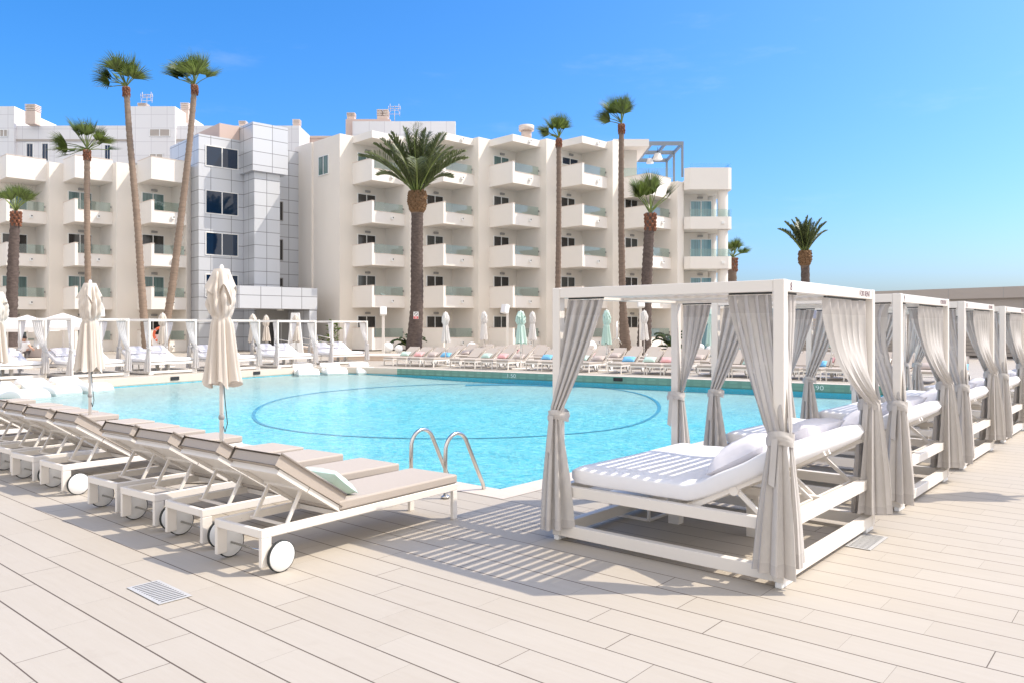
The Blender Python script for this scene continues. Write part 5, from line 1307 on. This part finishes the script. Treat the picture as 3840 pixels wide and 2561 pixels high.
for u, Y, s, col, seed, lab in ((1815, 38.5, 1.04, 'canvas_white', 9, 'closed cream parasol in the second far row, middle of the loungers'), (1997, 38.5, 1.04, 'canvas_white', 10, 'closed cream parasol just right of the fuller mint one'),
                                (2416, 37.0, 1.05, 'canvas_white', 4, 'closed cream parasol in front of the leaning palm trunk'), (610, 33.5, .97, 'canvas', 10, 'closed cream parasol standing before the orange lifebuoy'),
                                (948, 36, .97, 'canvas', 9, 'closed cream parasol behind the left cabanas, beside the big parasol'), (998, 39.5, .97, 'canvas', 4, 'smaller closed cream parasol before the entrance porch'), (1110, 37.5, .97, 'canvas', 10, 'closed cream parasol before the pale totem')):
    parasol((WX(u, Y), Y, 0), lab, col, seed, s)
# parasol standing right of the frame whose shadow falls beside the cabanas
parasol((5.70, 7.95, 0), 'closed parasol standing right of the view, only its shadow showing', 'canvas', 3, 1.0, fat=1.15, base=.16)
def open_parasol(u, v, Y, half, label):
    t = thing('open_parasol', (WX(u, Y), Y, 0), .35, label, 'parasol', 'open parasols behind the left cabanas'); h_ = WZ(v, Y)
    MB().tube([(0, 0, 0), (0, 0, h_)], .035, 10).build('pole', 'white_metal', t)
    mb = MB(); n = 4; apex = Vector((0, 0, h_)); k = 8; pts = []
    cs = [Vector((half * sx, half * sy, h_ - .62)) for sx, sy in ((-1, -1), (1, -1), (1, 1), (-1, 1))]
    for i in range(4):
        a, b = cs[i], cs[(i + 1) % 4]; g = []
        for j in range(k + 1):
            for q in range(k + 1):
                t2 = q / k; e = a.lerp(b, t2); f = j / k; p = apex.lerp(e, f); p.z += .05 * sin(pi * f) - .04 * sin(pi * t2) * f; g.append(p)
        mb.grid(g, k + 1, k + 1)
        mb.add([a, b, b - Vector((0, 0, .13)), a - Vector((0, 0, .13))], [(0, 1, 2, 3)])
    mb.build('canopy', 'canvas_white', t)
    m2 = MB()
    for c in cs: m2.tube([(0, 0, h_ - .75), c - Vector((0, 0, .02))], .014, 5)
    m2.build('ribs', 'white_metal', t)
open_parasol(102, 1182, 36.5, 1.15, 'open white parasol nearest the left edge, behind the cabanas')
open_parasol(237, 1175, 34.5, 1.25, 'open white parasol between two closed ones, behind the cabanas')
open_parasol(28, 1190, 40, 1.1, 'farther open white parasol by the left palm trunk')

# ---------------------------------------------------------------- pool hardware, drains, signs
def handrail(loc, yaw, label, mat='steel', sc_=1.0):
    t = thing('pool_handrail', loc, yaw, label, 'handrail', 'pool ladder handrails')
    pts = [(0, 0, 0), (0, 0, .40)]
    for i in range(1, 13):
        a = pi - i / 12 * (pi * .86); pts.append((.16 + .16 * cos(a), 0, .46 + .17 * sin(a)))
    e = pts[-1]; pts += [(e[0] + .13, 0, .28), (e[0] + .25, 0, .06), (e[0] + .285, 0, -.08), (e[0] + .285, 0, -.7)]
    MB().tube([(x * sc_, y, z * sc_) for x, y, z in pts], .021, 12).build('tube', mat, t)
    MB().lathe([(.045, .005), (.045, .02), (.024, .03)], n=16).build('flange', mat, t); return t
handrail((-.665, 7.80, .004), YAW, 'right steel pool handrail by the pool corner')
handrail((-1.045, 8.10, .004), YAW, 'left steel pool handrail, next to the lounger feet')
q = G(3322, 1452); handrail((q.x, q.y, .004), radians(215), 'far steel handrail at the right end of the pool', 'steel', 1.3)
def drain(c, w_, d_, rz, label):
    t = thing('floor_drain', (c[0], c[1], .004), rz, label, 'drain', 'drain grates in the deck')
    MB().box(-w_ / 2, w_ / 2, -d_ / 2, d_ / 2, 0, .003).build('frame', 'galvanised', t); mb = MB(); n = 13
    for i in range(n): x = -w_ / 2 + .03 + (w_ - .06) * i / (n - 1); mb.box(x - .0032, x + .0032, -d_ / 2 + .025, d_ / 2 - .025, .0031, .0045)
    mb.build('slots', 'dark_hole', t)
def dr(cs, label):
    P = [G(u, v) for u, v in cs]; c = sum(P, Vector()) / 4; e1 = (P[1] - P[0]).length; e2 = (P[2] - P[1]).length; d = (P[2] - P[1]) if e2 > e1 else (P[1] - P[0])
    drain((c.x, c.y), max(e1, e2), min(e1, e2), math.atan2(d.y, d.x), label)
dr([(476, 2207), (594, 2176), (719, 2235), (600, 2267)], 'steel drain grate in the deck at lower left')
dr([(3170, 2049), (3241, 2001.5), (3336, 2013.6), (3254, 2063.7)], 'steel drain grate beside the base of the nearest cabana')
dr([(3760, 1620), (3800, 1603), (3850, 1606), (3812, 1623)], 'steel drain grate far right beyond the second cabana')
# depth numbers on the far pool wall
def depth_mark(u, v, txt, label):
    p = Lcross(PB, fd, Vector((0, 0)), Vector(((u - U0) / F0, 1.0)))
    t = thing('depth_mark', (p.x, p.y, 0), math.atan2(fd.y, fd.x), label, 'depth mark', 'depth numbers on the pool wall')
    text_mesh('numerals', txt, .20, 'ink_white', t, Matrix.Translation((0, -.006, -.185)) @ Matrix.Rotation(pi / 2, 4, 'X') @ Matrix.Diagonal((1.25, 1, 1, 1)), align='CENTER')
depth_mark(1917, 1400, '1.50', 'white depth number 1.50 on the green pool wall')
depth_mark(3062, 1440, '1.90', 'white depth number ending in 90, partly behind a curtain')
def skimmers():
    for k, (u, pa, pb) in enumerate(((2318, PB, PC), (2838, PB, PC), (655, PD, PL_), (962, PD, PL_))):
        d = (pb - pa).normalized(); p = Lcross(pa, d, Vector((0, 0)), Vector(((u - U0) / F0, 1.0)))
        t = MB().box(-.17, .17, -.03, .01, -.14, -.02).build('skimmer', 'dark_hole', None); t.location = (p.x, p.y, -.02); t.rotation_euler = (0, 0, math.atan2(d.y, d.x))
        tag(t, ['dark skimmer slot in the green far wall, left one', 'dark skimmer slot in the green far wall, right one', 'dark skimmer slot in the beige wall before the lifebuoy', 'dark skimmer slot in the beige wall right of the big parasol'][k], 'skimmer', 'skimmer slots in the pool wall')
skimmers()
def sign():
    Y = 49.45; u, v = 1560, 1184; h_ = .46; w_ = .32; t = thing('warning_sign', (WX(u, Y), Y, WZ(v, Y)), 0, 'small red and white prohibition sign on the date palm trunk', 'sign')
    MB().box(-w_ / 2, w_ / 2, -.015, 0, -h_ / 2, h_ / 2).build('board', 'sign_white', t)
    MB().box(-w_ / 2 + .015, w_ / 2 - .015, -.02, -.0152, -h_ / 2 + .015, -h_ / 2 + .17).build('red_panel', 'sign_red', t)
    mb = MB(); n = 32; pts = []
    for i in range(n + 1):
        a = 2 * pi * i / n; pts += [(.11 * cos(a), -.0175, .09 + .11 * sin(a)), (.082 * cos(a), -.0175, .09 + .082 * sin(a))]
    mb.grid(pts, 2, n + 1); mb.beam((-.06, -.018, .15), (.06, -.018, .03), .02, .003, (0, 1, 0)); mb.build('prohibition_symbol', 'sign_black', t)
    mb = MB(); mb.box(-.10, .10, -.0215, -.0202, -h_ / 2 + .11, -h_ / 2 + .135).box(-.06, .06, -.0215, -.0202, -h_ / 2 + .055, -h_ / 2 + .08); mb.build('lettering', 'sign_white', t)
sign()
def lifebuoy():
    Y = 35.2; t = thing('lifebuoy', (WX(602, Y), Y, WZ(1255, Y)), 0, 'orange lifebuoy ring behind a closed parasol', 'lifebuoy')
    mb = MB(); pts = [(.30 * cos(a), 0, .30 * sin(a)) for a in [2 * pi * i / 36 for i in range(37)]]; mb.tube(pts, .058, 12, False); mb.build('ring', 'ring_orange', t)
    mb = MB()
    for a0 in (.8, 2.37, 3.94, 5.5):
        mb.tube([(.30 * cos(a0 + k * .05), 0, .30 * sin(a0 + k * .05)) for k in range(-1, 2)], .062, 12, False)
    mb.build('band', 'sign_white', t)
    s = thing('lifebuoy_stand', (WX(592, Y), Y + .12, 0), 0, 'tapered pale stand carrying the lifebuoy', 'stand'); z = WZ(1255, Y)
    MB().prism([(-.30, 0), (.30, 0), (.30, .06), (-.30, .06)], .9, z).build('panel', 'white_plastic', s)
    MB().add([(-.28, 0, .899), (.28, 0, .899), (.08, 0, 0), (-.05, 0, 0), (-.28, .06, .899), (.28, .06, .899), (.08, .06, 0), (-.05, .06, 0)], [(0, 3, 2, 1), (4, 5, 6, 7), (0, 1, 5, 4), (1, 2, 6, 5), (2, 3, 7, 6), (3, 0, 4, 7)]) if 0 else None
    mb = MB(); mb.add([(-.28, 0, .899), (.28, 0, .899), (.08, 0, 0), (-.05, 0, 0), (-.28, .06, .899), (.28, .06, .899), (.08, .06, 0), (-.05, .06, 0)], [(0, 3, 2, 1), (4, 5, 6, 7), (0, 1, 5, 4), (1, 2, 6, 5), (2, 3, 7, 6), (3, 0, 4, 7)]); mb.build('tapered_leg', 'white_plastic', s)
lifebuoy()
def speaker(u, v0, Y, rz, label):
    t = thing('speaker_pole', (WX(u, Y), Y, 0), 0, label, 'speaker pole', 'speakers on poles'); h_ = WZ(v0, Y)
    MB().box(-.07, .07, -.07, .07, 0, h_).build('pole', 'white_metal', t)
    o = MB().rbox(-.20, .20, -.32, -.02, -.26, .22, .03, 2).build('speaker_box', 'white_plastic', t); o.location = (0, 0, h_ - .3); o.rotation_euler = (radians(-14), 0, rz)
    g = MB().box(-.16, .16, -.326, -.3205, -.21, .17).build('grille', 'light_grey' if 0 else 'sign_white', o)
speaker(1437, 1151, 47, .2, 'white loudspeaker on a pole left of the date palm')
speaker(1903, 1142, 44, -.9, 'white loudspeaker on a pole in front of the third balcony column')
speaker(2402, 1122, 46, 0, 'white loudspeaker on a pole before the leaning palm')
speaker(366, 1151, 38, .9, 'white loudspeaker on a pole behind the second parasol')
def ball(u, v, r, Y, label):
    R = r / F0 * Y; t = thing('globe_lamp', (WX(u, Y), Y, 0), 0, label, 'globe lamp', 'white globe lamps in the planting'); z = max(WZ(v, Y), R)
    n = 24; MB().lathe([(max(.002, R * sin(pi * i / n)), -R * cos(pi * i / n)) for i in range(n + 1)], n=28, cap=False).build('globe', 'white_plastic', t).location = (0, 0, z)
    MB().lathe([(R * .35, 0), (R * .35, z - R * .8)], n=16).build('base', 'white_plastic', t)
ball(1454, 1303, 20, 49, 'large white globe lamp beside the left speaker pole'); ball(1495, 1308, 15, 49, 'small white globe lamp left of the date palm')
ball(1769, 1303, 20, 49, 'white globe lamp behind the loungers, under the third balcony column'); ball(2214, 1300, 24, 48, 'white globe lamp half hidden behind the left curtain of the nearest cabana')
ball(2628, 1302, 13, 46, 'small white globe lamp right of the back curtain'); ball(2662, 1312, 16, 45, 'white globe lamp behind the mint parasol at the back post'); ball(88 + 0, 1318, 13, 34, 'white globe lamp beside the left cabana bed') if 0 else None
ball(220, 1323, 13.5, 31.5, 'white globe lamp standing behind the left cabanas')
def furniture_bits():
    # low timber platform in front of the hotel
    t = thing('timber_platform', (WX(1440, 41), 41, 0), 0, 'low beige timber platform beside the end cabana', 'platform')
    MB().box(-2.6, .95, -.6, 2.4, 0, .22).build('step', 'platform_wood', t); MB().box(-2.65, 1.0, -.65, 2.45, .221, .28).build('top_board', 'coping', t)
    # ramp railings
    for k, (u0, u1, Y, dz) in enumerate(((1030, 1110, 46, 0), (1120, 1190, 46.5, .1), (1190, 1250, 47, .2))):
        x0, x1 = WX(u0, Y), WX(u1, Y); t = thing('ramp_railing', (x0, Y, 0), 0, ['left', 'middle', 'right'][k] + ' stretch of steel railing on the entrance ramp', 'railing', 'steel ramp railings'); L = x1 - x0
        mb = MB()
        for z in (.45, .75, 1.05): mb.tube([(0, 0, z + dz), (L, 0, z + dz - .22)], .028, 8)
        mb.build('rails', 'steel', t)
        for x in (0, L): MB().tube([(x, 0, 0), (x, 0, 1.05 + dz - .22 * x / L)], .03, 8).build('post', 'steel', t)
    t = thing('entrance_ramp', (WX(1160, 46.6), 46.6, 0), 0, 'beige entrance ramp before the hotel porch', 'ramp')
    x0, x1 = -1.2, 2.2; MB().add
    mb = MB(); mb.add([(x0, -.0, .0), (x1, 0, 0), (x1, 1.6, 0), (x0, 1.6, 0), (x0, 0, .62), (x1, 0, .38), (x1, 1.6, .38), (x0, 1.6, .62)], [(0, 3, 2, 1), (4, 5, 6, 7), (0, 1, 5, 4), (1, 2, 6, 5), (2, 3, 7, 6), (3, 0, 4, 7)]); mb.build('slab', 'platform_wood', t)
    t = thing('totem_sign', (WX(1106, 45), 45, 0), 0, 'pale blank tapered totem before the entrance', 'totem'); z = WZ(1174, 45)
    mb = MB(); mb.add([(-.50, 0, 0), (.50, 0, 0), (.24, 0, z), (-.22, 0, z), (-.50, .12, 0), (.50, .12, 0), (.24, .12, z), (-.22, .12, z)], [(0, 1, 2, 3), (7, 6, 5, 4), (0, 4, 5, 1), (1, 5, 6, 2), (2, 6, 7, 3), (3, 7, 4, 0)]); mb.build('panel', 'white_plastic', t)
    t = thing('big_planter_lamp', (WX(137, 41), 41, 0), 0, 'big white lampshade shaped floor lamp behind the left cabanas', 'floor lamp')
    MB().lathe([(.42, 1.15), (.36, 2.0), (.30, 2.02)], n=28).build('lamp_shade', 'canvas_white', t); MB().lathe([(.16, 0), (.12, .1), (.12, 1.16)], n=16).build('stem', 'white_plastic', t)
    # coat-stand like shower post
    t = thing('shower_post', (WX(2313, 45), 45, 0), 0, 'slim steel shower post left of the tallest palm trunk', 'shower')
    MB().tube([(0, 0, 0), (0, 0, 2.05)], .03, 8).build('post', 'steel', t); MB().tube([(-.35, 0, .75), (-.1, 0, 1.05), (0, 0, 1.1), (.1, 0, 1.05), (.3, 0, .75)], .025, 8).build('arms', 'steel', t)
    # small tables beside the cabanas, low wicker sofas
    for k, (u, v) in enumerate(((262, 1392), (490, 1400), (1180, 1366))): 
        p = G(u, v); t = thing('side_table', (p.x, p.y, 0), 1.0, ['white side table behind the second parasol', 'white side table between two left cabanas', 'white side table by the fifth left cabana'][k], 'side table', 'white side tables by the left cabanas')
        MB().rbox(-.22, .22, -.22, .22, .40, .43, .008, 1).build('table_top', 'white_metal', t)
        for sx in (-1, 1):
            for sy in (-1, 1): MB().box(sx * .2 - .015, sx * .2 + .015, sy * .2 - .015, sy * .2 + .015, 0, .399).build('leg', 'white_metal', t)
    for k, (u, Y) in enumerate(((60, 36), (160, 33.5))):
        t = thing('outdoor_sofa', (WX(u, Y), Y, 0), .4, ['pale outdoor sofa near the standing person', 'pale woven outdoor sofa between the first two left cabanas'][k], 'sofa', 'outdoor sofas behind the left cabanas')
        MB().rbox(-.8, .8, -.4, .4, .1, .42, .05, 2).build('seat', 'canvas', t); MB().rbox(-.8, .8, .25, .42, .42, .82, .05, 2).build('backrest', 'pillow_taupe' if k else 'canvas', t)
        for s in (-1, 1): MB().rbox(s * .72 - .08, s * .72 + .08, -.4, .24, .421, .62, .03, 2).build('arm', 'canvas', t)
    # lawn table near the slab of the near cabana: low white stool
    p = G(2300, 1870); t = thing('low_stool', (1.18, 7.15, 0), YAW, 'low white metal stool under the far side of the nearest cabana bed', 'stool')
    mb = MB()
    for y in (-.2, .2):
        mb.beam((-.2, y, .012), (.2, y, .012), .022, .022); mb.beam((-.2, y, .023), (-.2, y, .2), .022, .022, (0, 1, 0)); mb.beam((.2, y, .023), (.2, y, .2), .022, .022, (0, 1, 0))
    mb.beam((-.2, -.189, .012), (-.2, .189, .012), .022, .022); mb.build('frame', 'white_metal', t); MB().box(-.21, .21, -.21, .21, .201, .215).build('seat', 'white_metal', t)
furniture_bits()

# ---------------------------------------------------------------- the standing attendant
def person():
    Y = 33.2; x = WX(92, Y)
    root = thing('person', (x, Y, 0), 0, 'person in a white short sleeved shirt leaning over the furniture at far left', 'person')
    sc_ = 1.0
    J = {'pel': (0, 0, .66), 'waist': (.01, -.02, .80), 'chest': (.02, -.05, .98), 'neck': (.03, -.09, 1.11), 'head': (.05, -.13, 1.22), 'top': (.055, -.13, 1.29),
         'shl': (-.17, -.03, 1.05), 'ell': (-.25, .0, .83), 'wrl': (-.24, -.12, .64), 'hl': (-.235, -.16, .58), 'shr': (.20, -.07, 1.05), 'elr': (.34, -.16, .90), 'wrr': (.48, -.24, .82), 'hr': (.54, -.27, .80),
         'hpl': (-.10, 0, .62), 'knl': (-.13, -.16, .36), 'anl': (-.13, .02, .07), 'tol': (-.14, -.14, .03), 'hpr': (.10, 0, .62), 'knr': (.14, -.14, .36), 'anr': (.15, .04, .07), 'tor': (.16, -.12, .03)}
    Rr = {'pel': .13, 'waist': .125, 'chest': .145, 'neck': .055, 'head': .095, 'top': .085, 'shl': .065, 'ell': .045, 'wrl': .032, 'hl': .04, 'shr': .065, 'elr': .045, 'wrr': .032, 'hr': .04,
          'hpl': .095, 'knl': .06, 'anl': .042, 'tol': .035, 'hpr': .095, 'knr': .06, 'anr': .042, 'tor': .035}
    Ed = [('pel', 'waist'), ('waist', 'chest'), ('chest', 'neck'), ('neck', 'head'), ('head', 'top'), ('chest', 'shl'), ('shl', 'ell'), ('ell', 'wrl'), ('wrl', 'hl'), ('chest', 'shr'), ('shr', 'elr'), ('elr', 'wrr'), ('wrr', 'hr'),
          ('pel', 'hpl'), ('hpl', 'knl'), ('knl', 'anl'), ('anl', 'tol'), ('pel', 'hpr'), ('hpr', 'knr'), ('knr', 'anr'), ('anr', 'tor')]
    for s, pre in ((-1, 'l'), (1, 'r')):   # fingers
        h = Vector(J['h' + pre]); w_ = Vector(J['wr' + pre]); d = (h - w_).normalized(); sd = d.cross(Vector((0, 1, 0))).normalized()
        for k in range(5):
            o = sd * ((k - 2) * .016); n_ = 'f%s%d' % (pre, k); L = (.045, .065, .07, .066, .05)[k] if k else .045
            J[n_] = tuple(h + o + (d if k else (d + sd * -1.2).normalized()) * L); Rr[n_] = .0095; Ed.append(('h' + pre, n_))
    def skin(name, names, mat, grow, parent, trim=None):
        keys = [k for k in J if k in names]; ix = {k: i for i, k in enumerate(keys)}
        me = bpy.data.meshes.new(name); me.from_pydata([J[k] for k in keys], [(ix[a], ix[b]) for a, b in Ed if a in ix and b in ix], [])
        o = bpy.data.objects.new(name, me); COL.objects.link(o)
        md = o.modifiers.new('s', 'SKIN'); 
        for i, k in enumerate(keys): me.skin_vertices[0].data[i].radius = (Rr[k] + grow, Rr[k] + grow)
        me.skin_vertices[0].data[0].use_root = True
        sb = o.modifiers.new('u', 'SUBSURF'); sb.levels = sb.render_levels = 2
        dg = bpy.context.evaluated_depsgraph_get(); m2 = bpy.data.meshes.new_from_object(o.evaluated_get(dg)); bpy.data.objects.remove(o)
        o = bpy.data.objects.new(name, m2); COL.objects.link(o); o.parent = parent; m2.materials.clear(); m2.materials.append(M[mat])
        for pg in m2.polygons: pg.use_smooth = True
        return o
    body = skin('body', set(J), 'skin', 0, root)
    mid = {'shl': None}
    J2 = dict(J); J['ell'] = tuple(Vector(J['shl']).lerp(Vector(J['ell']), .62)); J['elr'] = tuple(Vector(J['shr']).lerp(Vector(J['elr']), .62)); J['neck'] = tuple(Vector(J['chest']).lerp(Vector(J['neck']), .8))
    Rr['ell'] = Rr['elr'] = .055; Rr['neck'] = .06
    skin('shirt', {'pel', 'waist', 'chest', 'neck', 'shl', 'ell', 'shr', 'elr'}, 'shirt_white', .018, root)
    J.update(J2); skin('trousers', {'pel', 'hpl', 'knl', 'anl', 'hpr', 'knr', 'anr'}, 'trousers', .014, root)
    mb = MB(); n = 16; hc = Vector(J['head']) + Vector((0, .012, .035))
    mb.lathe([(max(.004, .108 * sin(pi * .62 * i / n)), .112 * cos(pi * .62 * i / n)) for i in range(n + 1)][::-1], n=20, cap=False); o = mb.build('hair', 'hair', root); o.location = hc; o.rotation_euler = (radians(-22), 0, 0)
    mb = MB()
    hd = Vector(J['head'])
    for s in (-1, 1): mb.lathe([(.001, -.012), (.010, -.006), (.012, 0), (.010, .006), (.001, .012)], (0, 0), 8, False)
    fx = MB()
    for s in (-1, 1): fx.rbox(hd.x + s * .035 - .012, hd.x + s * .035 + .012, hd.y - .100, hd.y - .088, hd.z + .012, hd.z + .024, .004, 2)
    fx.rbox(hd.x - .022, hd.x + .022, hd.y - .100, hd.y - .088, hd.z - .052, hd.z - .044, .003, 2); fx.build('eyes_and_mouth', 'hair', root)
    ns = MB().rbox(hd.x - .012, hd.x + .012, hd.y - .118, hd.y - .088, hd.z - .028, hd.z + .012, .006, 2)
    for s in (-1, 1): ns.rbox(hd.x + s * .098 - .01, hd.x + s * .098 + .01, hd.y - .02, hd.y + .02, hd.z - .02, hd.z + .035, .008, 2)
    ns.build('nose_and_ears', 'skin', root)
person()
